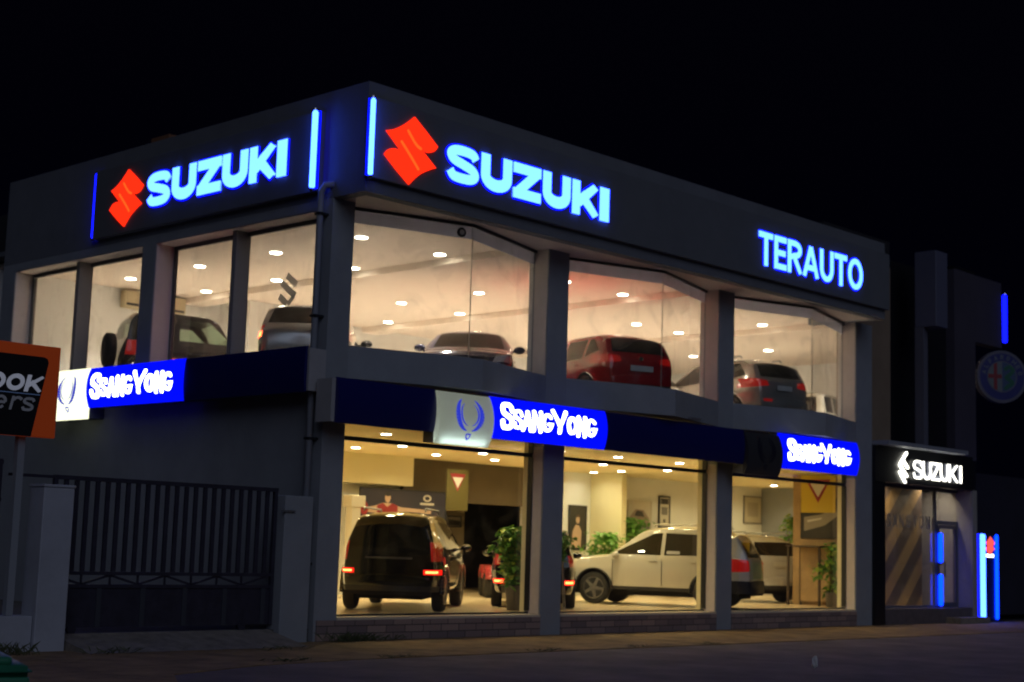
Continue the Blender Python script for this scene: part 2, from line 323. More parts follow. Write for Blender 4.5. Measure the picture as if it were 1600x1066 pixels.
# spandrel beams that bulge out under each upper bay
bays = [(0.47,5.29,.0),(5.86,10.72,.0),(11.27,16.25,.0)]
def baypath(x0, x1, ends, apex): return [(x0,ends),((x0+x1)/2,apex),(x1,ends)]
for k, (x0,x1,_) in enumerate(bays):
    mx = (x0+x1)/2
    bm = bmesh.new()
    z0, z1 = 4.25, 4.78
    a = [(x0,-.0),(mx,-.73),(x1,-.0),(x1,.6),(x0,.6)]
    prism(bm, a, z0, z1); obj('spandrel', bm, WALL, bld)
    # window: frame of grey trim following the bay, two panes
    e, p = .36, -.37
    def seg(xa, ya, xb, yb, t, z0, z1, inset=0):
        dx, dy = xb-xa, yb-ya; L = math.hypot(dx,dy); nx, ny = -dy/L*t, dx/L*t
        return [(xa,ya),(xb,yb),(xb+nx,yb+ny),(xa+nx,ya+ny)]
    W0 = obj('window', bmesh.new(), TRIM, bld)
    bm = bmesh.new()
    for (xa,ya,xb,yb) in ((x0,e,mx,p),(mx,p,x1,e)):
        prism(bm, seg(xa,ya,xb,yb,.10,0,0), 4.782, 4.84)
    obj('frame', bm, TRIM, W0)
    for (xa,ya,xb,yb) in ((x0,e+.03,mx,p+.03),(mx,p+.03,x1,e+.03)):
        bm = bmesh.new(); prism(bm, seg(xa,ya,xb,yb,.006,0,0), 6.94, 7.17); obj('blind_strip', bm, BLIND, W0)
    obj('jamb_lining', B(x1-.008,x1-.001,.40,.50,4.79,7.15), INW, W0)
    bm = bmesh.new()
    for (xa,ya,xb,yb) in ((x0,e-.012,mx,p-.012),(mx,p-.012,x1,e-.012)):
        prism(bm, seg(xa,ya,xb,yb,-.035,0,0), 7.15, 7.198)
    obj('head_rail', bm, FRAME, W0)
    for (xa,ya,xb,yb) in ((x0,e-.004,mx,p-.004),(mx,p-.004,x1,e-.004)):
        bm = bmesh.new(); v = [bm.verts.new(q) for q in [(xa,ya,4.79),(xb,yb,4.79),(xb,yb,7.19),(xa,ya,7.19)]]; bm.faces.new(v)
        obj('pane', bm, CLEAR, W0)
    obj('glass_joint', B(mx-.007,mx+.007,p-.0,p+.012,4.84,6.97), film('bay_joint',(.7,.65,.58),.6), W0)
# round fittings on the first bay
bm = bmesh.new(); lathe(bm, [(.085,0),(.085,.03)], 20, 'y'); fg = obj('window_vent', bm, FRAME, bld, loc=(2.62,-.36,7.02)); fg.rotation_euler = (0,0,R(-16))
bm = bmesh.new(); lathe(bm, [(.045,-.005),(.045,0)], 16, 'y'); obj('vent_hub', bm, mat('vent_grey',(.5,.48,.45),.5), fg)
# side windows
FR2 = mat('side_frame', (.10,.105,.115), .5)
for (y0,y1,ym) in ((.425,5.168,2.9),(5.632,10.468,8.2)):
    Wn = obj('side_window', boxes([(.40,.46,y0,y1,6.95,7.03),(.40,.46,y0,y1,4.702,4.80),(.40,.46,y0,y0+.05,4.80,6.95),(.40,.46,y1-.06,y1,4.80,6.95)]), FR2, bld)
    obj('mullion', B(.15,.46,ym-.06,ym+.06,4.702,7.03), mat('mullion_grey',(.30,.29,.29),.6), Wn)
    for a, b in ((y0,ym-.06),(ym+.06,y1)):
        bm = bmesh.new(); v = [bm.verts.new(q) for q in [(.43,a,4.75),(.43,b,4.75),(.43,b,7.0),(.43,a,7.0)]]; bm.faces.new(v); obj('pane', bm, CLEAR, Wn)
obj('window_shelf', B(-.0,.39,.425,10.468,4.66,4.7005), TRIM, bld)
# ground floor windows
for (x0,x1) in ((.472,5.288),(5.862,10.718),(11.272,16.248)):
    Wn = obj('shop_window', boxes([(x0,x1,.28,.36,3.26,3.33),(x0,x1,.28,.36,.376,.405),(x1-.02,x1,.26,.38,.43,3.26),(x0,x0+.05,.26,.38,.43,3.26),(x1-.02,x1,.26,.38,3.33,3.61),(x0,x0+.05,.26,.38,3.33,3.61)]), FRAME, bld)
    obj('jamb_lining', B(x1-.008,x1-.001,.385,.50,.381,3.6), CREAM, Wn)
    xm = x0+(x1-x0)*.47
    for a, b in ((x0,xm-.004),(xm+.004,x1)):
        for z0, z1 in ((.405,3.26),(3.33,3.61)):
            bm = bmesh.new(); v = [bm.verts.new(q) for q in [(a,.32,z0),(b,.32,z0),(b,.32,z1),(a,.32,z1)]]; bm.faces.new(v); obj('pane', bm, CLEARG, Wn)
# upper wall strip between ground ceiling and spandrel, behind the sign boxes
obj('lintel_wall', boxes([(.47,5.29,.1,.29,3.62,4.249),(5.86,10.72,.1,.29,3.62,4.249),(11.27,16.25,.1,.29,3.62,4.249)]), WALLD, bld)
# downpipe on the side wall
bm = bmesh.new(); tube(bm, [(.02,.02,7.42),(-.10,.10,7.40),(-.13,.16,7.30),(-.13,.17,7.1),(-.13,.17,.05)], .055, 12)
dp = obj('downpipe', bm, mat('downpipe_grey',(.28,.30,.34),.5), bld, smooth=True)
for z in (1.2, 3.2, 5.2, 6.9): obj('pipe_clip', B(-.19,.0,.10,.24,z,z+.04), FRAME, dp)
obj('wall_box', bevel(B(-.10,-.002,.30,.42,4.0,4.5), .01, 1), mat('junction_box',(.2,.2,.22),.5), bld)

# ground interior walls
obj('back_wall', boxes([(.31,10.3,8,8.15,GF,GC),(13.3,24,8.0,8.15,GF,GC)]), INW, bld)
obj('dark_bulkhead', boxes([(8.95,13.3,7.9,7.998,2.62,GC-.002),(10.3,10.42,7.9,8.8,GF,2.62)]), BROWNW, bld)
obj('office_wall', boxes([(10.42,13.3,10.2,10.3,GF,GC-.01)]), mat('office_beige',(.28,.24,.18),.8), bld)
obj('cream_bulkhead', B(6.2,8.95,7.55,7.9,2.93,GC-.004), CREAM, bld)
obj('return_wall', B(15.9,16.1,6.9,7.998,GF,GC-.004), CREAM, bld)
obj('partition', boxes([(17.3,17.42,.45,2.40,GF,GC-.004),(17.42,BX-.01,2.40,2.52,GF,GC-.004)]), OCHRE, bld)

# ---------------------------------------------------------------- downlights
def downlight(label, x, y, z, power, colr, group, r=.115):
    t = thing('downlight', label, 'ceiling light', (x,y,z), 0, group)
    bm = bmesh.new(); lathe(bm, [(r+.03,-.012),(r+.03,0.0)], 24); obj('trim_ring', bm, mat_ring, t)
    bm = bmesh.new(); lathe(bm, [(r,-.022),(r,-.013)], 24); obj('lens', bm, LAMPW, t)
    ld = bpy.data.lights.new('bulb', 'AREA'); ld.shape = 'DISK'; ld.size = 2*r; ld.energy = power; ld.color = colr; ld.spread = R(88 if z > 5 else 150)
    l = bpy.data.objects.new('bulb', ld); COL.objects.link(l); l.parent = t; l.location = (0,0,-.03); return t
mat_ring = mat('lamp_ring', (.8,.8,.78), .4)
UPL = 'downlights in the upper showroom ceiling'; GPL = 'downlights in the ground floor ceiling'
UXN = {2.92:'first', 4.98:'second', 8.75:'third', 10.72:'fourth', 14.47:'fifth', 16.25:'sixth', 20.4:'seventh'}
UYN = {2.7:'nearest the street', 5.35:'one row back from the street', 8.0:'two rows back from the street', 10.7:'along the rear wall'}
for x, xn in UXN.items():
    for y, yn in UYN.items():
        downlight('round downlight %s, %s column from the corner, upper ceiling' % (yn, xn), x, y, UC, 43, (1,.87,.72), UPL)
GY = {2.3:'close to the shop windows', 4.6:'in the middle row', 6.1:'near the back wall'}
for i, x in enumerate((3.4, 5.9, 8.3, 10.2, 12.4, 14.9)):
    for y, yn in GY.items():
        downlight('recessed lamp %s, number %s from the corner on the ground floor' % (yn, ['one','two','three','four','five','six'][i]), x, y, GC, 28, (1,.83,.46), GPL, .09)
downlight('recessed lamp washing the white wall behind the white car', 15.2, 7.3, GC, 8, (1,.88,.62), GPL, .09)
for x, y, t_ in ((19.6,6.2,'above the pearl SUV'),(22.3,6.4,'in the far corner beyond the pearl SUV'),(22.2,3.6,'behind the ochre partition')):
    downlight('recessed lamp %s on the ground floor' % t_, x, y, GC, 34, (1,.83,.45), GPL, .09)
downlight('added unseen lamp in the entrance lobby ceiling to light the striped screen', 19.0, .70, 3.62, 17.0, (1,.8,.5), GPL, .06)  # both lobby lamps are added fill, hidden above the fascia edge
downlight('added unseen lamp in the entrance lobby ceiling to light the glass door side', 21.3, .70, 3.62, 9.0, (1,.85,.65), GPL, .06)

# ---------------------------------------------------------------- illuminated signs
SZ = {'S':1.22,'U':1.22,'Z':1.14,'K':1.22,'I':.44}
HH = {'S':.132,'U':.168,'Z':.142,'K':.165,'I':.205}
RIMB = glow('blue_halo_glow', (.002,.010,3.0))  # blue halo of letters and tubes, added as glowing backing shapes
def wordmark(parent, x0, z0, H, xs, m, y0, dep, hhs=1.0, rnd=False, rim=None):
    if rim:
        for i, (ch, x, w) in enumerate(xs):
            bm = bmesh.new(); wu = w/H; e = .045
            for k, st in enumerate(glyph(ch, wu, HH[ch])): stroke(bm, st, HH[ch]+e, y0, y0-.022-.0015*k, rnd)
            for v in bm.verts:
                if ch in 'ZKUI': v.co.x = min(max(v.co.x, -e), wu+e); v.co.z = min(max(v.co.z, -e), 1+e)
                v.co.x = x0+x+v.co.x*H; v.co.z = z0+v.co.z*H
            obj('letter_halo', bm, rim, parent)
    for i, (ch, x, w) in enumerate(xs):
        bm = bmesh.new(); wu = w/H
        for k, st in enumerate(glyph(ch, wu, HH[ch]*hhs)):
            stroke(bm, st, HH[ch]*hhs, y0, y0-dep-.0015*k, rnd)
        for v in bm.verts:
            if ch in 'ZKUI': v.co.x = min(max(v.co.x, 0), wu); v.co.z = min(max(v.co.z, 0), 1)
            v.co.x = x0+x+v.co.x*H; v.co.z = z0+v.co.z*H
        obj('letter', bm, m, parent)
XS = [('S',0,.76),('U',.82,.76),('Z',1.64,.70),('U',2.40,.74),('K',3.20,.74),('I',3.98,.26)]
s1 = thing('illuminated_sign', 'lit SUZUKI sign, red emblem and cyan letters, on the long street front by the corner', 'sign', (0,-.88,0))
s_mark(s1, .87, 8.03, .97, REDL, REDSEAM); wordmark(s1, 1.68, 7.71, .635, XS, CYAN, 0, .036, rim=RIMB)
s2 = thing('illuminated_sign', 'lit SUZUKI sign, red emblem and cyan letters, on the shorter side facade', 'sign', (-.12,0,0), R(-90))
s_mark(s2, -6.10, 8.0, .93, REDL, REDSEAM); wordmark(s2, -5.36, 7.71, .635, XS, CYAN, 0, .036, rim=RIMB)
s3 = thing('illuminated_sign', 'lit TERAUTO lettering in cyan at the far right end of the long fascia', 'sign', (0,-.88,0))
lettering(s3, 'TERAUTO', {'T':.70,'E':.62,'R':.74,'A':.86,'U':.76,'O':.86}, 10.88, 7.69, .72, .085, .065, RIMB, dep=.012, grow=.045, name='letter_halo')
lettering(s3, 'TERAUTO', {'T':.70,'E':.62,'R':.74,'A':.86,'U':.76,'O':.86}, 10.88, 7.69, .72, .085, .065, CYAN, dep=.028)
def light_tube(label, x, y, z0, z1, r, m, grp='blue light tubes framing the signs'):
    t = thing('light_tube', label, 'light tube', (x,y,z0), 0, grp)
    bm = bmesh.new(); n = 14; L = z1-z0
    tube(bm, [(0,0,0),(0,0,.03),(0,0,L-.03),(0,0,L)], [r*.6,r,r,r*.6], n); obj('glow_tube', bm, m, t, True)
    if m is BLUETUBE: obj('tube_halo', B(-r*1.45 if y < 0 else r*1.0, r*1.45 if y < 0 else r*1.3, r*1.0 if y < 0 else -r*1.5, r*1.3 if y < 0 else r*1.5, 0, L), RIMB, t)  # blue halo beside the tube, added as a wider glowing strip
    bm = bmesh.new(); lathe(bm, [(r*.7,-.05),(r*.8,-.001)], 12); obj('end_cap', bm, CHROME, t); bm = bmesh.new(); lathe(bm, [(r*.8,L+.001),(r*.7,L+.04)], 12); obj('end_cap', bm, CHROME, t); return t
light_tube('bright blue light tube on the corner end of the long street fascia', -.05, -.96, 7.42, 8.69, .042, BLUETUBE)
light_tube('bright blue light tube on the corner end of the side facade sign', -.20, .33, 7.36, 8.68, .050, BLUETUBE)
light_tube('thin deep blue light tube at the far end of the side facade sign', -.06, 7.34, 7.36, 8.68, .045, BLUETUBE2)
light_tube('short deep blue light tube high on the neighbouring building at the far right', 25.3, .6, 7.80, 9.2, .07, BLUETUBE2)

def bul(zc, hgt, amt): return lambda z: -amt*(1-((z-zc)/(hgt/2))**2)
def lightbox(parent, name, x0, x1, z0, z1, amt, m, back=.30, n=10, body=None):
    f = bul((z0+z1)/2, z1-z0, amt); zs = [z0+(z1-z0)*i/n for i in range(n+1)]
    bm = bmesh.new(); a = [bm.verts.new((x0,f(z),z)) for z in zs]; b = [bm.verts.new((x1,f(z),z)) for z in zs]
    c = [bm.verts.new((x0,.03,z)) for z in (z0,z1)]; dd = [bm.verts.new((x1,.03,z)) for z in (z0,z1)]
    for i in range(n): bm.faces.new((a[i],b[i],b[i+1],a[i+1]))
    bm.faces.new([c[0]]+a+[c[1]]); bm.faces.new([dd[0]]+b+[dd[1]]); bm.faces.new((a[0],b[0],dd[0],c[0])); bm.faces.new((a[-1],c[1],dd[1],b[-1]))
    o = obj(name, bm, m, parent)
    obj('housing', B(x0+.01,x1-.01,.032,back,z0+.02,z1-.02), WALLD, o if False else parent)
    return o, f
def wings(parent, cx, cz, s, m, f):
    for sg in (-1,1):
        for k, (ro, wd) in enumerate(((.93,.34),(.66,.13))):
            pts = []; n = 14
            pts = [(cx+sg*s*ro*math.sin(R(a))*(1 if k == 0 else 1), cz+.12*s - s*ro*1.02*math.cos(R(a))) for a in [12+(148-12)*i/n for i in range(n+1)]]
            bm = bmesh.new()
            # taper: thick in the middle
            for i in range(n):
                w0 = wd*s*math.sin(math.pi*(i+.6)/(n+1.2)); w1 = wd*s*math.sin(math.pi*(i+1.6)/(n+1.2))
                p, q = Vector(pts[i]), Vector(pts[i+1]); nn = Vector((-(q-p).y,(q-p).x)).normalized()
                vs = [bm.verts.new((u.x,-.004-.001*k,u.y)) for u in (p+nn*w0*.5,q+nn*w1*.5,q-nn*w1*.5,p-nn*w0*.5)]; bm.faces.new(vs)
            bmesh.ops.remove_doubles(bm, verts=bm.verts, dist=1e-4)
            for v in bm.verts: v.co.y += f(v.co.z)
            obj('wing_emblem', bm, m, parent)
    bm = bmesh.new(); stroke(bm, [(cx-.16*s,cz-1.0*s),(cx-.13*s,cz-1.16*s),(cx,cz-1.28*s),(cx+.13*s,cz-1.16*s),(cx+.16*s,cz-1.0*s),(cx+.0,cz-.98*s),(cx-.16*s,cz-1.0*s)], .04*s, -.001, -.006)
    for v in bm.verts: v.co.y += f(v.co.z)
    obj('emblem_foot', bm, m, parent)
SYW = {'S':.66,'A':.78,'N':.76,'G':.80,'Y':.94,'O':.84}
def ssang(parent, x0, x1, z0, H, f, m):
    txt = 'SSANGYONG'; big = {0:1.42,5:1.22}
    tot = sum(SYW[c]*H*big.get(i,1) for i, c in enumerate(txt)); gap = (x1-x0-tot)/8
    x = x0
    for i, ch in enumerate(txt):
        k = big.get(i,1); bm = bmesh.new(); z = z0 + (-.10*H if i == 0 else (-.04*H if i == 5 else 0))
        for j, st in enumerate(glyph(ch, SYW[ch], (.075 if ch in 'SG' else .11) if k == 1 else .085)): stroke(bm, st, (.080 if ch in 'SG' else .110) if k == 1 else .090, 0, -.03-.0015*j-.0004*(i%3), True)
        for v in bm.verts:
            v.co.x = x+v.co.x*H*k; v.co.z = z+v.co.z*H*k; v.co.y += f(v.co.z)
        obj('letter', bm, m, parent); x += SYW[ch]*H*k+gap
# ---- front run, left to right
EMBD = mat('unlit_emblem_panel', (.05,.05,.055), .35)
fr = thing('sign_band_panel', 'dark navy blank sign panel between the roof corner column and the white winged emblem', 'sign panel', (0,-.5,0), 0, 'unlit navy panels of the sign run')
lightbox(fr, 'panel_face', -.16, 1.99, 3.46, 4.18, .05, NAVY); obj('end_bracket', B(-.24,-.162,.02,.40,3.47,4.16), TRIM, fr)
fe = thing('lightbox_sign', 'square white lightbox with blue winged emblem, dimly lit, over the first shop window', 'sign', (0,-.52,0), 0, 'winged emblem lightboxes')
# translucent acrylic face with a lamp inside near its foot
AC = bpy.data.materials.new('opal_acrylic'); AC.use_nodes = True; n = AC.node_tree; n.nodes.clear(); o_ = n.nodes.new('ShaderNodeOutputMaterial'); t_ = n.nodes.new('ShaderNodeBsdfTranslucent'); d_ = n.nodes.new('ShaderNodeBsdfDiffuse'); x_ = n.nodes.new('ShaderNodeMixShader')
e_ = n.nodes.new('ShaderNodeEmission'); e_.inputs[0].default_value = (.75,.80,.60,1); e_.inputs[1].default_value = .15; a_ = n.nodes.new('ShaderNodeAddShader')
t_.inputs[0].default_value = (.8,.85,.75,1); d_.inputs[0].default_value = (.8,.8,.7,1); x_.inputs[0].default_value = .45
n.links.new(t_.outputs[0], x_.inputs[1]); n.links.new(d_.outputs[0], x_.inputs[2]); n.links.new(x_.outputs[0], a_.inputs[0]); n.links.new(e_.outputs[0], a_.inputs[1]); n.links.new(a_.outputs[0], o_.inputs[0])
_, fw = lightbox(fe, 'acrylic_face', 2.0, 3.28, 3.28, 4.17, .13, AC)
ld = bpy.data.lights.new('inner_tube', 'AREA'); ld.shape = 'RECTANGLE'; ld.size = 1.1; ld.size_y = .05; ld.energy = 9; ld.color = (.85,1,.9)
l = bpy.data.objects.new('inner_tube', ld); COL.objects.link(l); l.parent = fe; l.location = (2.64,.0,3.36); l.rotation_euler = (R(90),0,0)
wings(fe, 2.70, 3.78, .31, EMBBLUE, fw)
fb = thing('lightbox_sign', 'bright blue lightbox with white SSANGYONG lettering over the first and second shop windows', 'sign', (0,-.5,0), 0, 'blue lettered lightboxes')
_, f = lightbox(fb, 'blue_face', 3.30, 6.42, 3.46, 4.19, .08, BLUEBOX); ssang(fb, 3.52, 6.08, 3.665, .335, f, WHITEG)
fr = thing('sign_band_panel', 'long dark navy blank sign panel over the second shop window, between two lit blue boxes', 'sign panel', (0,-.5,0), 0, 'unlit navy panels of the sign run')
lightbox(fr, 'panel_face', 6.43, 10.93, 3.46, 4.18, .05, NAVY)
bm = bmesh.new(); tube(bm, [(8.9,-.10,4.26),(9.3,-.10,4.26)], .025, 8); obj('mount_rail', bm, ALU, fr)
fe = thing('lightbox_sign', 'unlit dark emblem lightbox over the third shop window, left of the last blue sign', 'sign', (0,-.52,0), 0, 'winged emblem lightboxes')
_, fw = lightbox(fe, 'acrylic_face', 10.94, 12.22, 3.26, 4.15, .12, EMBD); wings(fe, 11.62, 3.78, .31, mat('unlit_emblem',(.02,.02,.035),.4), fw)
fb = thing('lightbox_sign', 'bright blue lightbox with white SSANGYONG lettering over the third shop window, nearest the entrance', 'sign', (0,-.5,0), 0, 'blue lettered lightboxes')
_, f = lightbox(fb, 'blue_face', 12.24, 15.45, 3.46, 4.22, .08, BLUEBOX); ssang(fb, 12.50, 15.05, 3.67, .335, f, WHITEG)
# ---- side run (local x runs towards the corner)
sr = thing('sign_band_panel', 'dark navy blank sign panels in three lengths on the side wall next to the corner', 'sign panel', (-.37,0,0), R(-90), 'unlit navy panels of the sign run')
for a, b in ((-3.41,-2.12),(-2.10,-1.02),(-1.0,-.04)): lightbox(sr, 'panel_face', a, b, 3.95, 4.69, .03, NAVY, .36)
obj('end_bracket', B(-.03,.02,.02,.36,3.97,4.66), TRIM, sr)
sb2 = thing('lightbox_sign', 'bright blue lightbox with white SSANGYONG lettering on the side wall of the showroom', 'sign', (-.37,0,0), R(-90), 'blue lettered lightboxes')
_, f = lightbox(sb2, 'blue_face', -6.56, -3.43, 3.95, 4.70, .08, BLUEBOX, .36); ssang(sb2, -6.38, -3.68, 4.14, .335, f, WHITEG)
se = thing('lightbox_sign', 'bright white lightbox with blue winged emblem on the side wall, behind the orange board', 'sign', (-.37,0,0), R(-90), 'winged emblem lightboxes')
_, fw = lightbox(se, 'acrylic_face', -7.85, -6.58, 3.74, 4.71, .13, EMBW, .36); wings(se, -7.18, 4.28, .31, EMBBLUE, fw)

# ---------------------------------------------------------------- entrance wing and neighbours on the right
BLK = mat('black_cladding', (.012,.012,.016), .4); BEIGEW = mat('beige_render', (.26,.19,.13), .85, noise=.15, nscale=1)
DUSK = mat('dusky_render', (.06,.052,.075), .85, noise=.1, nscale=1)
ent = thing('entrance_wing', 'black framed entrance wing with glass door to the right of the showroom', 'building')
obj('pillar', B(17.0,17.5,-.06,.45,0,3.43), BLK, ent)
obj('sign_fascia', B(17.0,21.95,-.08,.6,3.432,4.30), BLK, ent)
obj('canopy', boxes([(16.99,21.0,-.45,.6,4.302,4.40)]), mat('canopy_metal',(.30,.32,.36),.5), ent)
obj('upper_wall', B(17.0,18.9,.6,1.0,4.402,9.0), BEIGEW, ent)
obj('recess', B(18.902,22.3,.85,.98,4.402,9.3), BLK, ent)
obj('roof_plant_screen', boxes([(18.6,22.0,2.4,5,7.7,10.4)]), mat('dark_screen',(.02,.02,.025),.8), ent)
obj('jamb', B(21.95,22.2,-.06,1.2,0,3.43), mat('jamb_render',(.34,.32,.30),.8,noise=.08), ent)
obj('reveal', B(21.942,21.948,.0,2.38,.382,3.40), mat('reveal_render',(.36,.33,.30),.8,noise=.08), ent)
obj('threshold', boxes([(17.502,20.7,-.03,.5,0,.375),(20.702,21.94,-.03,.5,0,.374)]), mat('threshold_stone',(.13,.11,.12),.6,noise=.2), ent)
obj('step', boxes([(20.5,22.1,-.45,-.032,0,.15)]), CONC, ent)
obj('lobby_floor', B(17.5,21.9,.5,2.39,.25,.378), FLOORG, ent)
obj('lobby_ceiling', B(17.5,21.94,.5,2.39,3.62,3.7), INW, ent)
gl = obj('entrance_glazing', boxes([(17.502,17.56,.36,.44,.376,3.43),(20.72,20.80,.36,.44,.376,3.43),(17.562,20.718,.36,.44,3.35,3.43),(17.562,20.718,.36,.44,.376,.43),(20.802,21.94,.36,.44,2.50,2.60),(20.802,21.94,.36,.44,3.35,3.43)]), mat('blue_grey_frame',(.12,.13,.18),.4), ent)
bm = bmesh.new(); v = [bm.verts.new(q) for q in [(17.56,.40,.43),(20.72,.40,.43),(20.72,.40,3.35),(17.56,.40,3.35)]]; bm.faces.new(v); obj('pane', bm, CLEAR, gl)
bm = bmesh.new(); v = [bm.verts.new(q) for q in [(20.80,.40,2.60),(21.94,.40,2.60),(21.94,.40,3.35),(20.80,.40,3.35)]]; bm.faces.new(v); obj('pane', bm, CLEAR, gl)
dr = obj('door', boxes([(20.82,20.94,.35,.43,.38,2.49),(21.80,21.90,.35,.43,.38,2.49),(20.942,21.798,.35,.43,2.40,2.49),(20.942,21.798,.35,.43,.38,.50)]), mat('door_frame',(.10,.10,.12),.4), ent)
bm = bmesh.new(); v = [bm.verts.new(q) for q in [(20.94,.39,.50),(21.8,.39,.50),(21.8,.39,2.40),(20.94,.39,2.40)]]; bm.faces.new(v); obj('pane', bm, CLEAR, dr)
bm = bmesh.new(); tube(bm, [(21.03,.25,1.15),(21.03,.25,1.55)], .02, 8); obj('handle', bm, CHROME, dr)
light_tube('totem reflection shaped as a glowing tube, upper part of the glass entrance door', 20.88, .29, 1.52, 2.28, .06, BLUEMID, 'totem reflections shaped as glowing tubes at the entrance door')  # mirror image of the totem light in the door, built as glowing tubes
light_tube('totem reflection shaped as a glowing tube, lower part of the glass entrance door', 20.88, .29, .42, 1.22, .06, BLUEMID, 'totem reflections shaped as glowing tubes at the entrance door')
# diagonal striped film wall inside
st = bpy.data.materials.new('diagonal_striped_film'); st.use_nodes = True; n = st.node_tree; b_ = n.nodes['Principled BSDF']; b_.inputs['Roughness'].default_value = .6
tc = n.nodes.new('ShaderNodeTexCoord'); sp = n.nodes.new('ShaderNodeSeparateXYZ'); n.links.new(tc.outputs['Object'], sp.inputs[0])
m1 = n.nodes.new('ShaderNodeMath'); m1.operation = 'MULTIPLY'; m1.inputs[1].default_value = -1.0; n.links.new(sp.outputs[0], m1.inputs[0])
m0 = n.nodes.new('ShaderNodeMath'); m0.operation = 'MULTIPLY'; m0.inputs[1].default_value = 1.0; n.links.new(sp.outputs[2], m0.inputs[0])
m2 = n.nodes.new('ShaderNodeMath'); m2.operation = 'ADD'; n.links.new(m1.outputs[0], m2.inputs[0]); n.links.new(m0.outputs[0], m2.inputs[1])
m3 = n.nodes.new('ShaderNodeMath'); m3.operation = 'MODULO'; m3.inputs[1].default_value = 1.05
m4 = n.nodes.new('ShaderNodeMath'); m4.operation = 'ADD'; m4.inputs[1].default_value = 46.2; n.links.new(m2.outputs[0], m4.inputs[0]); n.links.new(m4.outputs[0], m3.inputs[0])
rp = n.nodes.new('ShaderNodeValToRGB'); rp.color_ramp.interpolation = 'EASE'; e = rp.color_ramp.elements; e[0].position = .40; e[0].color = (.42,.27,.12,1); e[1].position = .60; e[1].color = (.12,.085,.07,1)
n.links.new(m3.outputs[0], rp.inputs[0]); n.links.new(rp.outputs[0], b_.inputs['Base Color'])
obj('striped_screen', B(17.56,21.2,1.0,1.05,.38,3.41), st, ent)
tx = thing('window_lettering', 'pale translucent SSANGYONG lettering stuck on the entrance glass', 'lettering', (0,.39,0))
lettering(tx, 'SSANGYONG', {'S':.60,'A':.66,'N':.66,'G':.70,'Y':.66,'O':.72}, 18.02, 2.36, .34, .085, .10, mat('frosted_film',(.42,.35,.27),.7), dep=.003)
s4 = thing('illuminated_sign', 'white neon SUZUKI sign with slanted bar emblem on the black fascia above the entrance', 'sign', (0,-.09,0))
wordmark(s4, 18.74, 3.58, .45, [('S',0,.44),('U',.47,.42),('Z',.92,.42),('U',1.37,.42),('K',1.82,.44),('I',2.32,.26)], WHITED, 0, .03, 1.0)
wordmark(s4, 18.74, 3.58, .45, [('S',0,.44),('U',.47,.42),('Z',.92,.42),('U',1.37,.42),('K',1.82,.44),('I',2.32,.26)], WHITEW, -.034, .02, .36, True)
for p in ([(.02,.12),(.42,.56)],[(-.02,.06),(.44,-.36)],[(.22,.22),(.50,-.02)],[(-.02,-.22),(.32,-.60)]):
    bm = bmesh.new(); stroke(bm, [(18.12+a*.74,3.84+b*.62) for a,b in p], .034, 0, -.04, True); obj('neon_bar', bm, WHITEW, s4)
lb = thing('lightbox_column', 'unlit pale box sign on a tall narrow post above the entrance', 'sign', (19.25,-.5,0))
obj('sign_box', bevel(B(0,.6,0,.6,7.45,9.40), .01, 1), mat('pale_box',(.12,.125,.19),.5), lb); obj('post', B(.0,.22,.36,.60,4.41,7.448), mat('post_grey',(.13,.13,.17),.5), lb)
nb = thing('neighbour_building', 'dim flat roofed grey building standing beyond the entrance on the right', 'building')
obj('wall', boxes([(22.3,23.5,.6,1.0,4.3,9.52)]), DUSK, nb); obj('sign_board', B(23.502,25.1,.6,.9,7.62,9.5), DUSK, nb); obj('roof_edge', B(22.28,23.49,.58,1.1,9.522,9.58), BLK, nb)
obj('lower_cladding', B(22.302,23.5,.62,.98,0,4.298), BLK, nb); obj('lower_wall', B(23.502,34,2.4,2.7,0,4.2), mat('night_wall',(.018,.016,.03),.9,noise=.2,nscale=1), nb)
# round crest sign on a bracket
cr = thing('round_sign', 'round unlit crest sign with red cross and green serpent inside a blue ring', 'sign', (24.62,.42,6.74), R(-38))
bm = bmesh.new(); lathe(bm, [(.74,-.10),(.74,.10)], 48, 'y'); obj('rim', bm, mat('crest_rim',(.12,.12,.16),.35), cr, False)
def disc(nm, r, y, m, x=0, z=0, sx=1, par=cr):
    bm = bmesh.new(); vs = [bm.verts.new((x+r*sx*math.cos(2*math.pi*k/40), y, z+r*math.sin(2*math.pi*k/40))) for k in range(40)]; bm.faces.new(vs); return obj(nm, bm, m, par)
disc('blue_ring', .66, -.104, mat('crest_blue',(.015,.02,.16),.4)); disc('silver_line', .445, -.108, mat('crest_silver',(.14,.14,.16),.4))
CW = mat('crest_white',(.15,.18,.19),.4)
def halfdisc(nm, r, y, m, a0, a1):
    bm = bmesh.new(); vs = [bm.verts.new((r*math.cos(R(a0+(a1-a0)*k/24)), y, r*math.sin(R(a0+(a1-a0)*k/24)))) for k in range(25)]; bm.faces.new(vs); return obj(nm, bm, m, cr)
halfdisc('white_field', .42, -.112, CW, 90, 270); halfdisc('pale_blue_field', .42, -.112, mat('crest_sky',(.04,.08,.18),.4), -90, 90)
bm = bmesh.new(); plate(bm, [(-.25,-.34),(-.15,-.39),(-.15,.39),(-.25,.34)], -.114, -.118); plate(bm, [(-.41,-.05),(-.02,-.05),(-.02,.06),(-.41,.06)], -.1195, -.122); obj('red_cross', bm, mat('crest_red',(.26,.02,.03),.4), cr)
bm = bmesh.new(); stroke(bm, smoothpath([(.10,.22),(.22,.28),(.32,.18),(.22,.06),(.12,-.02),(.24,-.10),(.30,-.18),(.18,-.26),(.10,-.32)],4), .055, -.114, -.12, True); obj('green_serpent', bm, mat('crest_green',(.01,.12,.07),.4), cr)
lts = 'ALFAROMEO'
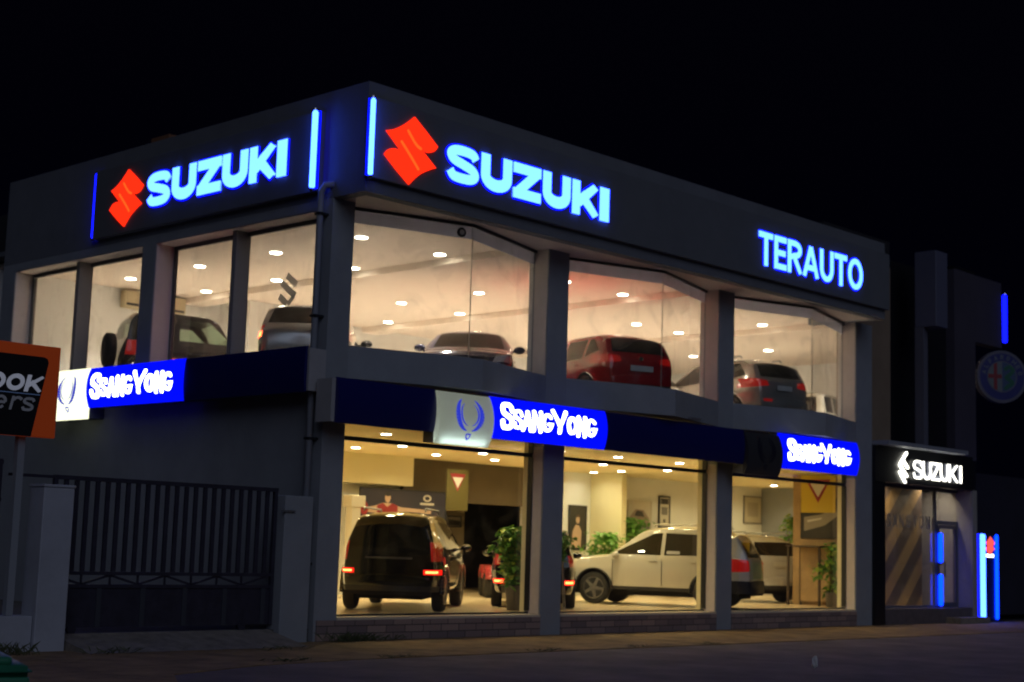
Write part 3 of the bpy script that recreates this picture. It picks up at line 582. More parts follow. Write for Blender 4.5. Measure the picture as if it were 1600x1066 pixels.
for i, ch in enumerate(lts):
    a = R(168-156*i/8); bm = bmesh.new(); H = .13
    GL = {'L':[[(.1,0),(.1,1)],[(.1,.1),(.7,.1)]],'F':[[(.1,0),(.1,1)],[(.1,.9),(.7,.9)],[(.1,.5),(.6,.5)]],'M':[[(.1,0),(.1,1)],[(.9,0),(.9,1)],[(.1,.95),(.5,.3)],[(.9,.95),(.5,.3)]]}
    for k, sgm in enumerate(GL.get(ch) or glyph(ch,.7,.09)): stroke(bm, sgm, .09, 0, -.002-.0005*k)
    for v in bm.verts:
        lx, lz = (v.co.x-.35)*H, (v.co.z-.5)*H; t = a-math.pi/2
        v.co.x, v.co.z, v.co.y = .55*math.cos(a)+lx*math.cos(t)-lz*math.sin(t), .55*math.sin(a)+lx*math.sin(t)+lz*math.cos(t), v.co.y-.106
    obj('letter', bm, CW, cr)
bm = bmesh.new(); tube(bm, [(-.72,.0,.25),(-1.3,.25,.25)], .03, 8); tube(bm, [(-.72,.0,-.25),(-1.3,.25,-.25)], .03, 8); obj('bracket', bm, FRAME, cr)
# blue lit totem
tt = thing('totem_sign', 'narrow dark totem with bright blue side tubes and a red emblem beside the entrance', 'sign', (22.4,-.02,0))
obj('body', bevel(B(.33,.93,.02,.18,.05,2.28), .01, 1), mat('totem_navy',(.012,.012,.05),.25), tt); obj('base_plate', B(-.2,1.1,-.12,.3,0,.048), BLK, tt)
for x, r, m in ((-.10,.06,BLUETUBE2),(.17,.078,BLUETUBE),(.98,.045,BLUEMID)):
    bm = bmesh.new(); tube(bm, [(x,0,.06),(x,0,.10),(x,0,2.27),(x,0,2.31)], [r*.6,r,r,r*.6], 14); obj('side_tube', bm, m, tt, True)
s_mark(tt, .62, 2.0, .42, glow('totem_red',(1.3,.12,.1)), None, .02, .015)
lettering(tt, 'SUZUKI', {'S':.8,'U':.8,'Z':.8,'K':.8,'I':.3}, .40, 1.70, .085, .14, .012, WHITEG, y0=.015, dep=.01)

# ---------------------------------------------------------------- left forecourt: gate, walls, fence, board, bin
IRON = mat('black_ironwork', (.034,.032,.05), .5, noise=.3); PALE = mat('pale_render', (.42,.44,.50), .85, noise=.14, nscale=1.2, bump=.3)
gt = thing('sliding_gate', 'dark metal sliding gate with upright bars above a solid lower panel', 'gate', (0,.15,0))
obj('gate_frame', boxes([(-4.62,-.72,-.03,.03,2.33,2.39),(-4.62,-.79,-.03,.03,1.01,1.06),(-4.62,-.79,-.03,.03,.83,.88),(-.79,-.73,-.03,.03,.28,2.33),(-4.62,-4.56,-.03,.03,.28,2.33),(-5.3,-4.62,-.02,.02,2.34,2.38)]), IRON, gt)
for i in range(22):
    x = -4.42+.167*i; obj('bar', B(x-.034,x+.034,-.015,.015,1.062,2.328), IRON, gt)
bm = bmesh.new()
for i in range(8):
    x0 = -4.55+.46*i; a, b = ((x0,.88),(x0+.46,1.01)) if i % 2 else ((x0,1.01),(x0+.46,.88))
    stroke(bm, [a,b], .016, -.012, .012); box(bm, x0-.014, x0+.014, -.012, .012, .881, 1.009)
obj('lattice', bm, IRON, gt)
obj('lower_panel', B(-4.56,-.79,-.01,.01,.28,.83), IRON, gt)
RIBM = mat('rib_iron',(.05,.055,.07),.5)
for i in range(1,6): obj('panel_rib', B(-4.56+.72*i,-4.48+.72*i,-.026,-.012,.28,.829), RIBM, gt)
for x in (-4.2,-1.3): bm = bmesh.new(); lathe(bm, [(.07,-.03),(.07,.03)], 16, 'y', (x,0,.26)); obj('roller', bm, IRON, gt)
gp = tag(obj('gate_post', bevel(B(-.70,-.14,-.04,.30,-.02,2.28), .012, 1), WALL), 'grey rendered gate post between the sliding gate and the showroom corner', 'post')
obj('latch', B(-.78,-.52,-.07,-.042,2.02,2.05), ALU, gp)
pl = thing('gate_pillar', 'pale rendered pillar at the left end of the sliding gate', 'pillar', (-5.0,-.1,0)); obj('shaft', bevel(B(.0,.46,-.2,.2,-.02,2.20), .012, 1), PALE, pl)
bm = bmesh.new(); obj('cap', bevel(B(-.01,.47,-.21,.21,2.202,2.24), .006, 1), PALE, pl)
tag(obj('low_wall', bevel(B(-12,-5.01,-.24,.10,-.02,.47), .01, 1), PALE), 'low pale wall running left from the gate pillar under the fence', 'wall')
fn = thing('boundary_fence', 'dark metal fence panel standing on the low pale wall', 'fence', (0,-.05,0))
obj('mesh_panel', boxes([(-12+.12*i,-11.94+.12*i,-.01,.01,.49,2.5) for i in range(54)]), IRON, fn); obj('rail', boxes([(-12,-5.5,-.02,.02,z,z+.05) for z in (.52,1.25,1.98,2.48)]), IRON, fn)
for x in (-9.6,-7.6,-5.55): obj('post', B(x-.03,x+.03,-.04,.04,.475,2.55), IRON, fn)
tag(obj('hedge_wall', B(-14,-5.4,3.0,3.3,0,3.4), mat('neighbour_wall',(.03,.03,.04),.9)), 'dark blank wall in the neighbouring plot behind the fence', 'wall')
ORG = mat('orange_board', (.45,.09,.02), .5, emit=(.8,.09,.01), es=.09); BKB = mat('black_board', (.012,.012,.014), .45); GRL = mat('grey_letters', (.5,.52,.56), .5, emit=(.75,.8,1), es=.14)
ob = thing('billboard', 'orange and black billboard on a steel pole reading OOK over ers', 'billboard', (0,-.3,0))
obj('pole', B(-5.38,-5.28,.10,.20,.475,3.9), mat('pole_steel',(.36,.39,.43),.45,.2), ob)
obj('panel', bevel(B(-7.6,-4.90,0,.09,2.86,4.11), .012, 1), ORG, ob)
bm = bmesh.new(); plate(bm, [(-7.4,2.862),(-5.27,2.862)]+[(-5.08,3.88),(-5.10,3.93),(-5.15,3.95)]+[(-7.4,3.95)], -.012, -.002); obj('black_field', bm, BKB, ob)
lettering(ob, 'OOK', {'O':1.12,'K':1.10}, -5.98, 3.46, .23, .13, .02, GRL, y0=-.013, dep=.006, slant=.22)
for i, (ch, x) in enumerate((('e',-5.86),('r',-5.62),('s',-5.45))):
    bm = bmesh.new(); w = .95
    sts = {'e':[arc(.48,.5,.40,.41,0,320,20),[(.1,.5),(.88,.5)]], 'r':[[(.1,0),(.1,1)],arc(.5,.5,.38,.42,150,40,8)], 's':glyph('S',.95,.10)}[ch]
    for k, q in enumerate(sts): stroke(bm, q, .10, -.013, -.019-.0015*k)
    for v in bm.verts: lx, lz = v.co.x*.185, v.co.z*.185; v.co.x = x+lx+lz*.22; v.co.z = 3.20+lz
    obj('letter', bm, mat('dim_letters',(.20,.21,.24),.5,emit=(.75,.8,1),es=.03) if i == 0 else bpy.data.materials['dim_letters'], ob)
obj('rule_line', B(-7.3,-5.18,-.02,-.013,3.425,3.437), mat('blue_rule',(.15,.22,.4),.5,emit=(.3,.5,1),es=.05), ob)
GRN = mat('green_plastic', (.03,.20,.11), .45, noise=.08)
wb = thing('wheelie_bin', 'green plastic wheelie bin with hinged lid at the lower left edge', 'bin', (-11.98,-12.0,0), R(-20))
bm = bmesh.new(); a = [bm.verts.new(p) for p in [(-.22,-.26,.06),(.22,-.26,.06),(.22,.26,.06),(-.22,.26,.06)]]; b = [bm.verts.new(p) for p in [(-.28,-.34,.9),(.28,-.34,.9),(.28,.34,.9),(-.28,.34,.9)]]
bm.faces.new(a[::-1]); bm.faces.new(b)
for i in range(4): bm.faces.new((a[i],a[(i+1)%4],b[(i+1)%4],b[i]))
obj('body', bevel(bm,.03,3), GRN, wb, True); obj('rim', bevel(B(-.31,.31,-.37,.37,.86,.91),.012,2), GRN, wb, True)
bm = bmesh.new(); prism(bm, [(-.32,-.38),(.32,-.38),(.32,.38),(-.32,.38)], .912, .96); bmesh.ops.bevel(bm, geom=list(bm.edges), offset=.02, segments=2, affect='EDGES'); lid = obj('lid', bm, GRN, wb, True)
obj('lid_dome', bevel(B(-.24,.24,-.28,.28,.955,1.0),.02,2), GRN, wb, True)
bm = bmesh.new(); tube(bm, [(-.26,.42,.90),(.26,.42,.90)], .018, 10); obj('handle', bm, IRON, wb)
for s in (-1,1):
    bm = bmesh.new(); tube(bm, [(s*.25,.30,.10),(s*.30,.30,.10)], .10, 20); obj('wheel', bm, IRON, wb)
lt = thing('litter', 'small scrap of pale crumpled paper lying on the asphalt near the bottom edge', 'litter', (3.62,-6.95,-.012)); bm = bmesh.new()
bmesh.ops.create_icosphere(bm, subdivisions=2, radius=.05)
for v in bm.verts: v.co *= random.uniform(.6,1.2); v.co.x *= .7; v.co.z = v.co.z*1.9+.09
obj('paper', bm, mat('paper',(.6,.6,.58),.8), lt)

# ---------------------------------------------------------------- cars
def paint(name, col, metal=.0, rough=.16): return mat(name, col, rough, metal, coat=1.0)
TYRE = mat('tyre_rubber', (.02,.02,.02), .85); RIM = mat('alloy_rim', (.62,.62,.64), .25, .9); DARKT = mat('dark_plastic_trim', (.022,.022,.024), .55)
UNDER = mat('underbody', (.015,.015,.015), .9); GT = glass('tinted_car_glass', (.055,.062,.062)); GC2 = glass('clear_car_glass', (.62,.72,.62)); GBLK = mat('black_privacy_glass', (.008,.009,.010), .04, spec=.8)
LR = mat('red_tail_lens', (.35,.01,.01), .12, coat=1, emit=(1,.02,.01), es=.16); LRMID = glow('stop_lamp_glow', (1.6,.02,.01)); LRON = glow('stop_lamp_lit', (14,1.3,.35)); LCL = mat('clear_lens', (.7,.72,.75), .08, .3, coat=1); PLT = mat('number_plate', (.62,.62,.60), .5); SEAM = mat('shut_line', (.01,.01,.01), .9)
SEATM = mat('seat_fabric', (.05,.05,.05), .9); AMB = mat('amber_lens', (.6,.22,.03), .2)
def lin(pts, x):
    if x >= pts[0][0]: return pts[0][1]
    for (x0,z0),(x1,z1) in zip(pts, pts[1:]):
        if x <= x0 and x >= x1: return z0+(z1-z0)*((x-x0)/(x1-x0) if x1 != x0 else 0)
    return pts[-1][1]
class Car:
    def __init__(s, label, x, y, th, zf, L, hw, prof, belt, roofw, sill, wr, ax, body, zr, group='cars on display in the showroom', trim_z=None, wheel_off=.02, taper=.20, cat='car'):
        s.L, s.hw, s.zf = L, hw, zf; s.t = thing('parked_car', label, cat, (x,y,zf), R(th), group)
        s.body_m = body; s.cut_list = []
        H = max(z for _, z in prof)
        Wp = [(0.0,.90),(.30,.955),(.55,.99),(.80,1.0),(belt,.965),(belt+.06,.945),(H-.10,roofw),(H+.1,roofw-.05)]
        def Wz(z):
            for (a,b),(c,d) in zip(Wp, Wp[1:]):
                if z <= c: return b+(d-b)*max(0,(z-a))/(c-a)
            return Wp[-1][1]
        def P(x):
            u = abs(x)/(L/2); return 1-taper*u**7-.02*u**2
        prof = sorted(prof, key=lambda p: -p[0])
        # resample by arc length
        fine = []
        for (a,b),(c,d) in zip(prof, prof[1:]):
            k = max(1, int(math.hypot(a-c,b-d)/.055))
            for i in range(k): fine.append((a+(c-a)*i/k, b+(d-b)*i/k))
        fine.append(prof[-1])
        for it in range(3):
            fine = [fine[0]]+[((fine[i-1][0]+2*fine[i][0]+fine[i+1][0])/4,(fine[i-1][1]+2*fine[i][1]+fine[i+1][1])/4) for i in range(1,len(fine)-1)]+[fine[-1]]
        xs = [p[0] for p in fine]
        for a in ax:
            for k in range(-9,10): pass
        R_a = wr+.065; ns, ntp = 16, 7
        bm = bmesh.new(); rings = []
        for (x, zt) in fine:
            zb = sill
            for a in ax:
                if abs(x-a) < R_a: zb = max(zb, wr + math.sqrt(R_a**2-(x-a)**2)*.98)
            zb = min(zb, zt-.06); c = min(.07, (zt-zb)*.3)
            ring = []
            for i in range(ns+1):
                z = zb+(zt-c-zb)*i/ns; ring.append((x, Wz(z)*hw*P(x), z))
            ye = ring[-1][1]
            for i in range(1, ntp+1):
                tt = 1-i/ntp; ring.append((x, ye*tt, zt-c*tt**2.6))
            rings.append(ring)
        V = []
        for ring in rings:
            left = [bm.verts.new(p) for p in ring]; right = [bm.verts.new((p[0],-p[1],p[2])) for p in ring[:-1]]
            V.append(left+right[::-1])
        n = len(V[0])
        for a, b in zip(V, V[1:]):
            for k in range(n-1): bm.faces.new((a[k],a[k+1],b[k+1],b[k]))
            f = bm.faces.new((a[n-1],a[0],b[0],b[n-1])); f.material_index = 1
        bm.faces.new(V[0][::-1]); bm.faces.new(V[-1])
        bmesh.ops.recalc_face_normals(bm, faces=bm.faces); s.bm = bm; s.pieces = []
        s.wheels(ax, wr, hw-wheel_off, zr)
    def cut(s, poly, view, name, m, key=None, side=0, extrude=.0):
        """poly: convex, 2D. view: 'side' (x,z) both sides or side=+1/-1; 'rear'/'front' (y,z)."""
        bm = s.bm
        sides = ((1,-1) if side == 0 else (side,)) if view == 'side' else (0,)
        for sd in sides:
            if view == 'side': vd = Vector((0,sd,0)); to3 = lambda p: Vector((p[0],0,p[1])); to2 = lambda v: (v.x,v.z)
            else: vd = Vector((-1 if view == 'rear' else 1,0,0)); to3 = lambda p: Vector((0,p[0],p[1])); to2 = lambda v: (v.y,v.z)
            bm.normal_update()
            xs = [p[0] for p in poly]; zs = [p[1] for p in poly]
            def near(f):
                if f.normal.dot(vd) < .08 or f.material_index == 1: return False
                c = [to2(v.co) for v in f.verts]
                return max(q[0] for q in c) >= min(xs) and min(q[0] for q in c) <= max(xs) and max(q[1] for q in c) >= min(zs) and min(q[1] for q in c) <= max(zs)
            N = len(poly)
            area = sum(poly[i][0]*poly[(i+1)%N][1]-poly[(i+1)%N][0]*poly[i][1] for i in range(N)); P2 = poly if area > 0 else poly[::-1]
            for i in range(N):
                a, b = to3(P2[i]), to3(P2[(i+1)%N]); nn = (b-a).cross(vd)
                if nn.length < 1e-6: continue
                fs = [f for f in bm.faces if near(f)]
                if not fs: continue
                g = set(fs)
                for f in fs: g.update(f.edges); g.update(f.verts)
                bmesh.ops.bisect_plane(bm, geom=list(g), dist=1e-5, plane_co=a, plane_no=nn.normalized())
            bm.normal_update()
            def inside(q):
                for i in range(N):
                    (x0,z0),(x1,z1) = P2[i], P2[(i+1)%N]
                    if (x1-x0)*(q[1]-z0)-(z1-z0)*(q[0]-x0) < -1e-5: return False
                return True
            sel = [f for f in bm.faces if f.material_index == 0 and f.normal.dot(vd) > .08 and inside(to2(f.calc_center_median()))]
            if not sel: continue
            new = bmesh.new(); vm = {}
            for f in sel:
                vs = []
                for v in f.verts:
                    if v.index < 0 or v not in vm: vm[v] = new.verts.new(v.co + (f.normal*extrude if extrude else Vector((0,0,0))))
                    vs.append(vm[v])
                try: new.faces.new(vs)
                except ValueError: pass
            bmesh.ops.delete(bm, geom=sel, context='FACES')
            s.pieces.append((name, new, m))
    def wheels(s, ax, wr, y, zr):
        for a in ax:
            for sd in (1,-1):
                bm = bmesh.new(); w = .11
                lathe(bm, [(wr*.66,-w*.9),(wr*.9,-w),(wr*.985,-w*.75),(wr,-w*.3),(wr,w*.3),(wr*.985,w*.75),(wr*.9,w),(wr*.66,w*.9)], 32, 'y', (a,sd*(y-w),wr))
                o = obj('wheel', bm, TYRE, s.t, True)
                bm = bmesh.new(); yo = sd*(y-w+ w*.80)
                lathe(bm, [(wr*.67,yo-sd*.10),(wr*.67,yo+sd*.012),(wr*.61,yo+sd*.012),(wr*.59,yo-sd*.09)], 32, 'y', (a,0,wr))
                for k in range(5):
                    t = R(72*k+18+a*20); c, n_ = math.cos(t), math.sin(t)
                    pts = [(.05,-.045),(wr*.62,-.028),(wr*.62,.028),(.05,.045)]
                    q = [(a+p*c-qv*n_, wr+p*n_+qv*c) for p, qv in pts]
                    plate(bm, q, yo-.015, yo+.012)
                lathe(bm, [(.06,yo-.02),(.05,yo+.02)], 16, 'y', (a,0,wr))
                obj('rim', bm, RIM, o)
                bm = bmesh.new(); lathe(bm, [(wr*.6,yo-sd*.085),(wr*.6,yo-sd*.08)], 24, 'y', (a,0,wr)); obj('brake_disc', bm, UNDER, o)
    def finish(s, zmid=.5, interior=True):
        bm = s.bm; o = obj('body', bm, [s.body_m, UNDER], s.t, True)
        for nm, b, m in s.pieces: obj(nm, b, m, s.t, True)
        L, hw = s.L, s.hw
        obj('underbody', B(-L/2+.28,L/2-.28,-hw*.62,hw*.62,.22,zmid), UNDER, s.t)
        if interior:
            bm = bmesh.new()
            for x in (.25,-.65):
                for y in (-.36,.36): box(bm, x-.32, x-.20, y*hw/.85-.22, y*hw/.85+.22, zmid, zmid+.62); box(bm, x-.30, x-.22, y*hw/.85-.11, y*hw/.85+.11, zmid+.621, zmid+.80)
            o = obj('seats', bm, SEATM, s.t); tag(o, kind='stuff') if False else None
    def mirror(s, x, z, m=None, sz=1):
        for sd in (1,-1):
            bm = bmesh.new(); bmesh.ops.create_icosphere(bm, subdivisions=2, radius=1)
            for v in bm.verts: v.co = Vector((v.co.x*.07*sz+x, v.co.y*.11*sz+sd*(s.hw+.10), v.co.z*.075*sz+z))
            box(bm, x-.02, x+.03, min(sd*(s.hw-.06),sd*(s.hw+.03)), max(sd*(s.hw-.06),sd*(s.hw+.03)), z-.05, z-.02)
            obj('wing_mirror', bm, m or s.body_m, s.t, True)
    def plate(s, z, x=None, front=False, w=.26, tilt=0):
        x = x if x is not None else -s.L/2-.012
        o = obj('number_plate', B(x-.004,x+.004,-w,w,z-.055,z+.055), PLT, s.t); return o
    def rails(s, x0, x1, y, z, m=ALU):
        for sd in (1,-1):
            bm = bmesh.new(); tube(bm, [(x0,sd*y,z-.05),(x0-.06,sd*y,z),(x1+.06,sd*y,z),(x1,sd*y,z-.05)], .018, 8); obj('roof_rail', bm, m, s.t, True)
    def handles(s, xs, z, m=None):
        for x in xs:
            for sd in (1,-1): obj('door_handle', bevel(B(x-.09,x+.09,sd*(s.hw*.985)-.02,sd*(s.hw*.985)+.02,z-.014,z+.014),.006,2), m or s.body_m, s.t, True)
    def arches(s, ax, wr, m=DARKT, w=.06):
        for a in ax:
            for sd in (1,-1):
                bm = bmesh.new(); n = 22; r0, r1 = wr+.05, wr+.05+w
                for i in range(n):
                    t0, t1 = R(-8+196*i/n), R(-8+196*(i+1)/n); y0, y1 = sd*(s.hw*.90), sd*(s.hw*1.0+.006)
                    q = [(a+r*math.cos(t), wr+r*math.sin(t)) for r, t in ((r0,t0),(r1,t0),(r1,t1),(r0,t1))]
                    plate(bm, q, y0, y1)
                obj('wheel_arch', bm, m, s.t, True)
def suv_prof(L, H, hood=1.02, cowl=1.10, wsx=.95, rfx=.15, rear=-.1, rwz=1.15):
    f, r = L/2, -L/2
    return [(f,.36),(f-.01,.62),(f-.06,.84),(f-.20,hood-.05),(f-.45,hood),(wsx,cowl),(rfx+.12,H-.07),(rfx-.2,H-.02),(-.5,H),(r+.75,H-.03),(r+.36,H-.09),(r+.28+rear,H-.2),(r+.09,rwz),(r+.04,rwz-.15),(r+.01,.72),(r,.55),(r+.03,.30)]

# G: big black SUV, tail to the glass
P_BLK = paint('black_paint', (.004,.004,.005), 0, .08); P_WHT = paint('white_paint', (.62,.59,.50)); P_RED = paint('red_paint', (.40,.010,.014)); P_GREY = paint('grey_paint', (.40,.385,.35), .5); P_SIL = paint('silver_paint', (.55,.55,.55), .55, .2); P_DBL = paint('dark_violet_paint', (.06,.06,.11), .4); P_DGR = paint('dark_grey_paint', (.035,.034,.034), .2); P_PEARL = paint('pearl_white_paint', (.66,.65,.62), .1)
c = Car('large black SUV with lit red stop lamps, tail towards the first ground floor window', 4.45, 2.72, 39.5, GF, 4.7, .94, suv_prof(4.7,1.80,1.05,1.14,1.05,.35,-.20,1.22), 1.12, .69, .36, .37, (1.41,-1.41), P_BLK, RIM, taper=.15)
c.cut([(-.72,1.14),(.72,1.14),(.58,1.69),(-.58,1.69)],'rear','rear_window',GBLK)
c.cut([(-.93,.90),(-.76,.90),(-.72,1.24),(-.90,1.24)],'rear','tail_light',LR); c.cut([(.93,.90),(.76,.90),(.72,1.24),(.90,1.24)],'rear','tail_light',LR)
c.cut([(-.86,.69),(-.66,.69),(-.66,.73),(-.86,.73)],'rear','stop_lamp',LRON); c.cut([(.86,.69),(.66,.69),(.66,.73),(.86,.73)],'rear','stop_lamp',LRON); c.cut([(.90,.665),(.62,.665),(.62,.755),(.90,.755)],'rear','lamp_surround',LRMID); c.cut([(-.90,.665),(-.62,.665),(-.62,.755),(-.90,.755)],'rear','lamp_surround',LRMID)
c.cut([(.05,1.13),(.95,1.13),(.42,1.58),(.05,1.60)],'side','side_window',GT); c.cut([(-.85,1.13),(0,1.13),(0,1.60),(-.85,1.62)],'side','side_window',GT); c.cut([(-1.95,1.16),(-.92,1.14),(-.92,1.62),(-1.75,1.58)],'side','side_window',GT)
c.cut([(-.72,1.16),(.72,1.16),(.60,1.62),(-.60,1.62)],'front','windscreen',GT)
c.cut([(-1,.28),(1,.28),(1,.46),(-1,.46)],'rear','bumper_trim',DARKT); c.mirror(.85,1.16,sz=.95); c.rails(.1,-1.85,.56,1.84); c.handles((.1,-.85),1.0,CHROME); c.arches((1.41,-1.41),.37,P_BLK); c.finish()
obj('badge_strip', B(-2.372,-2.362,-.42,.42,.93,.965), mat('dull_chrome',(.16,.15,.14),.4,.6), c.t)
# H: black car with pale roof
c = Car('dark car with pale roof and a lit right stop lamp, behind the shop plants', 8.35, 3.05, 44, GF, 4.1, .87, suv_prof(4.1,1.60,.98,1.05,.85,.2,-.02,1.08), .98, .80, .30, .33, (1.25,-1.25), P_BLK, RIM)
c.cut([(-.60,1.06),(.60,1.06),(.55,1.42),(-.55,1.42)],'rear','rear_window',GBLK); c.cut([(-.86,.84),(-.70,.84),(-.66,1.06),(-.82,1.06)],'rear','tail_light',LR); c.cut([(.86,.84),(.70,.84),(.66,1.06),(.82,1.06)],'rear','tail_light',LR)
c.cut([(-.80,.50),(-.62,.50),(-.62,.55),(-.80,.55)],'rear','stop_lamp',LRON); c.cut([(.80,.50),(.62,.50),(.62,.55),(.80,.55)],'rear','stop_lamp',LRON); c.cut([(.83,.475),(.59,.475),(.59,.575),(.83,.575)],'rear','lamp_surround',LRMID); c.cut([(-.83,.475),(-.59,.475),(-.59,.575),(-.83,.575)],'rear','lamp_surround',LRMID)
c.cut([(-1.5,1.02),(-.3,1.02),(-.3,1.44),(-1.3,1.42)],'side','side_window',GT); c.cut([(-.25,1.02),(.75,1.02),(.3,1.42),(-.25,1.44)],'side','side_window',GT); c.mirror(.7,1.06); c.cut([(-1.85,1.50),(.42,1.50),(.35,1.7),(-1.85,1.7)],'side','roof_edge',P_WHT)
c.finish()
bm = bmesh.new()
xs_ = [.25,.0,-.5,-1.0,-1.5,-1.78]; zz = [1.575,1.605,1.625,1.62,1.59,1.55]
for i in range(5):
    q = [bm.verts.new(p) for p in [(xs_[i],-.64,zz[i]-.05),(xs_[i],0,zz[i]),(xs_[i],.64,zz[i]-.05),(xs_[i+1],.64,zz[i+1]-.05),(xs_[i+1],0,zz[i+1]),(xs_[i+1],-.64,zz[i+1]-.05)]]
    bm.faces.new((q[0],q[1],q[4],q[5])); bm.faces.new((q[1],q[2],q[3],q[4]))
bmesh.ops.remove_doubles(bm, verts=bm.verts, dist=1e-4); bmesh.ops.solidify(bm, geom=list(bm.faces), thickness=.03); obj('roof_panel', bm, P_WHT, c.t, True)
# I: white SUV, side on
c = Car('white SUV standing side on behind the second ground floor window', 12.0, 2.45, 112, GF, 4.41, .915, suv_prof(4.41,1.77,1.05,1.14,.98,.12,.10,1.2), 1.08, .74, .34, .36, (1.32,-1.33), P_WHT, RIM)
c.cut([(-.22,1.12),(.92,1.12),(.80,1.18),(.18,1.57),(-.22,1.61)],'side','side_window',GT); c.cut([(-1.18,1.13),(-.30,1.12),(-.30,1.61),(-1.10,1.59)],'side','side_window',GBLK); c.cut([(-1.75,1.24),(-1.26,1.15),(-1.18,1.57),(-1.45,1.53)],'side','side_window',GBLK)
c.cut([(-.62,1.12),(.62,1.12),(.54,1.46),(-.54,1.46)],'rear','rear_window',GBLK); c.cut([(.9,.80),(.60,.84),(.62,1.06),(.86,1.10)],'rear','tail_light',LR); c.cut([(-.9,.80),(-.60,.84),(-.62,1.06),(-.86,1.10)],'rear','tail_light',LR)
c.cut([(-2.2,.84),(-1.85,.90),(-1.85,1.04),(-2.2,1.06)],'side','tail_light',LR)
c.cut([(-1,.2),(1,.2),(1,.62),(-1,.62)],'rear','bumper_trim',DARKT); c.cut([(-.95,.30),(.95,.30),(.95,.42),(-.95,.42)],'side','sill_trim',DARKT)
c.cut([(-.62,1.10),(.62,1.10),(.54,1.5),(-.54,1.5)],'front','windscreen',GC2); c.cut([(1.75,.78),(2.18,.70),(2.18,.80),(1.8,.92)],'side','headlight',LCL)
c.mirror(.78,1.10,sz=1.15); c.rails(.0,-1.5,.63,1.80,P_WHT); c.handles((-.05,-.98),.99); c.arches((1.32,-1.33),.36,DARKT,.035)
for x in (-.26,.88,-1.2): obj('door_seam', boxes([(x-.005,x+.005,sd*.917-.003,sd*.917+.003,.45,1.02) for sd in (1,)]), SEAM, c.t)
c.finish(); obj('window_sticker', B(-.66,-.36,.865,.885,1.15,1.22), PLT, c.t)
# J: pearl SUV, rear three quarter, behind
c = Car('pearl white SUV with roof rails behind the third ground floor window, tail to the street', 18.0, 5.0, 72, GF, 4.65, .93, suv_prof(4.65,1.72,1.02,1.1,1.0,.2,.18,1.18), 1.04, .76, .34, .37, (1.37,-1.37), P_PEARL, RIM)
c.cut([(-.70,1.18),(.70,1.18),(.60,1.52),(-.60,1.52)],'rear','rear_window',GBLK); c.cut([(.92,.92),(.50,.96),(.56,1.08),(.90,1.14)],'rear','tail_light',LR); c.cut([(-.92,.92),(-.50,.96),(-.56,1.08),(-.90,1.14)],'rear','tail_light',LR)
c.cut([(.80,.55),(.60,.55),(.60,.60),(.80,.62)],'rear','reflector',LR); c.cut([(-1.95,1.14),(-1.2,1.10),(-1.2,1.52),(-1.6,1.48)],'side','side_window',GBLK); c.cut([(-1.12,1.08),(-.2,1.08),(-.2,1.54),(-1.12,1.52)],'side','side_window',GBLK)
c.cut([(-1,.2),(1,.2),(1,.44),(-1,.44)],'rear','bumper_trim',DARKT); c.rails(.1,-1.75,.64,1.76); c.mirror(.85,1.14); c.plate(.98,-2.325,w=.22); c.finish()
# D: red SUV upstairs
c = Car('glossy red SUV on the upper floor behind the middle bay, tail to the glass', 8.95, 2.05, 69, UF, 4.3, .895, suv_prof(4.3,1.60,.98,1.06,.9,.15,.10,1.10), 1.0, .75, .32, .34, (1.28,-1.30), P_RED, RIM)
c.cut([(-.62,1.12),(.62,1.12),(.55,1.44),(-.55,1.44)],'rear','rear_window',GBLK); c.cut([(.88,.88),(.44,.92),(.48,1.04),(.86,1.08)],'rear','tail_light',LR); c.cut([(-.88,.88),(-.44,.92),(-.48,1.04),(-.86,1.08)],'rear','tail_light',LR)
c.cut([(-1.72,1.16),(-1.22,1.06),(-1.22,1.44),(-1.42,1.42)],'side','side_window',GT); c.cut([(-1.14,1.04),(-.30,1.03),(-.30,1.46),(-1.14,1.45)],'side','side_window',GT); c.cut([(-.22,1.03),(.86,1.03),(.22,1.42),(-.22,1.46)],'side','side_window',GC2)
c.cut([(-1,.2),(1,.2),(1,.48),(-1,.48)],'rear','bumper_trim',DARKT); c.plate(.80,-2.155); c.mirror(.7,1.08); c.handles((-.02,-.95),.92); c.finish()
bm = bmesh.new(); lathe(bm, [(.045,-.006),(.04,.006)], 20, 'y'); o = obj('badge', bm, CHROME, c.t, loc=(-2.125,0,1.0)); o.rotation_euler = (0,0,R(90))
# E: grey SUV upstairs
c = Car('grey and silver SUV on the upper floor behind the third bay, tail to the glass', 13.55, 1.95, 77, UF, 4.2, .885, suv_prof(4.2,1.60,.98,1.06,.9,.15,.08,1.08), 1.0, .76, .32, .34, (1.25,-1.25), P_GREY, RIM)
c.cut([(-.60,1.10),(.60,1.10),(.55,1.44),(-.55,1.44)],'rear','rear_window',GBLK); c.cut([(.88,.84),(.42,.90),(.46,1.02),(.86,1.06)],'rear','tail_light',LR); c.cut([(-.88,.84),(-.42,.90),(-.46,1.02),(-.86,1.06)],'rear','tail_light',LR)
c.cut([(-1.66,1.14),(-1.2,1.06),(-1.2,1.44),(-1.40,1.42)],'side','side_window',GT); c.cut([(-1.12,1.04),(-.30,1.03),(-.30,1.46),(-1.12,1.45)],'side','side_window',GT); c.cut([(-.22,1.03),(.86,1.03),(.22,1.42),(-.22,1.46)],'side','side_window',GC2)
c.cut([(.62,.54),(.36,.54),(.36,.60),(.62,.60)],'rear','reflector',LR); c.cut([(-1,.2),(1,.2),(1,.44),(-1,.44)],'rear','bumper_trim',DARKT); c.plate(.86,-2.105,w=.22); c.mirror(.7,1.08); c.rails(.0,-1.35,.60,1.605); c.finish()
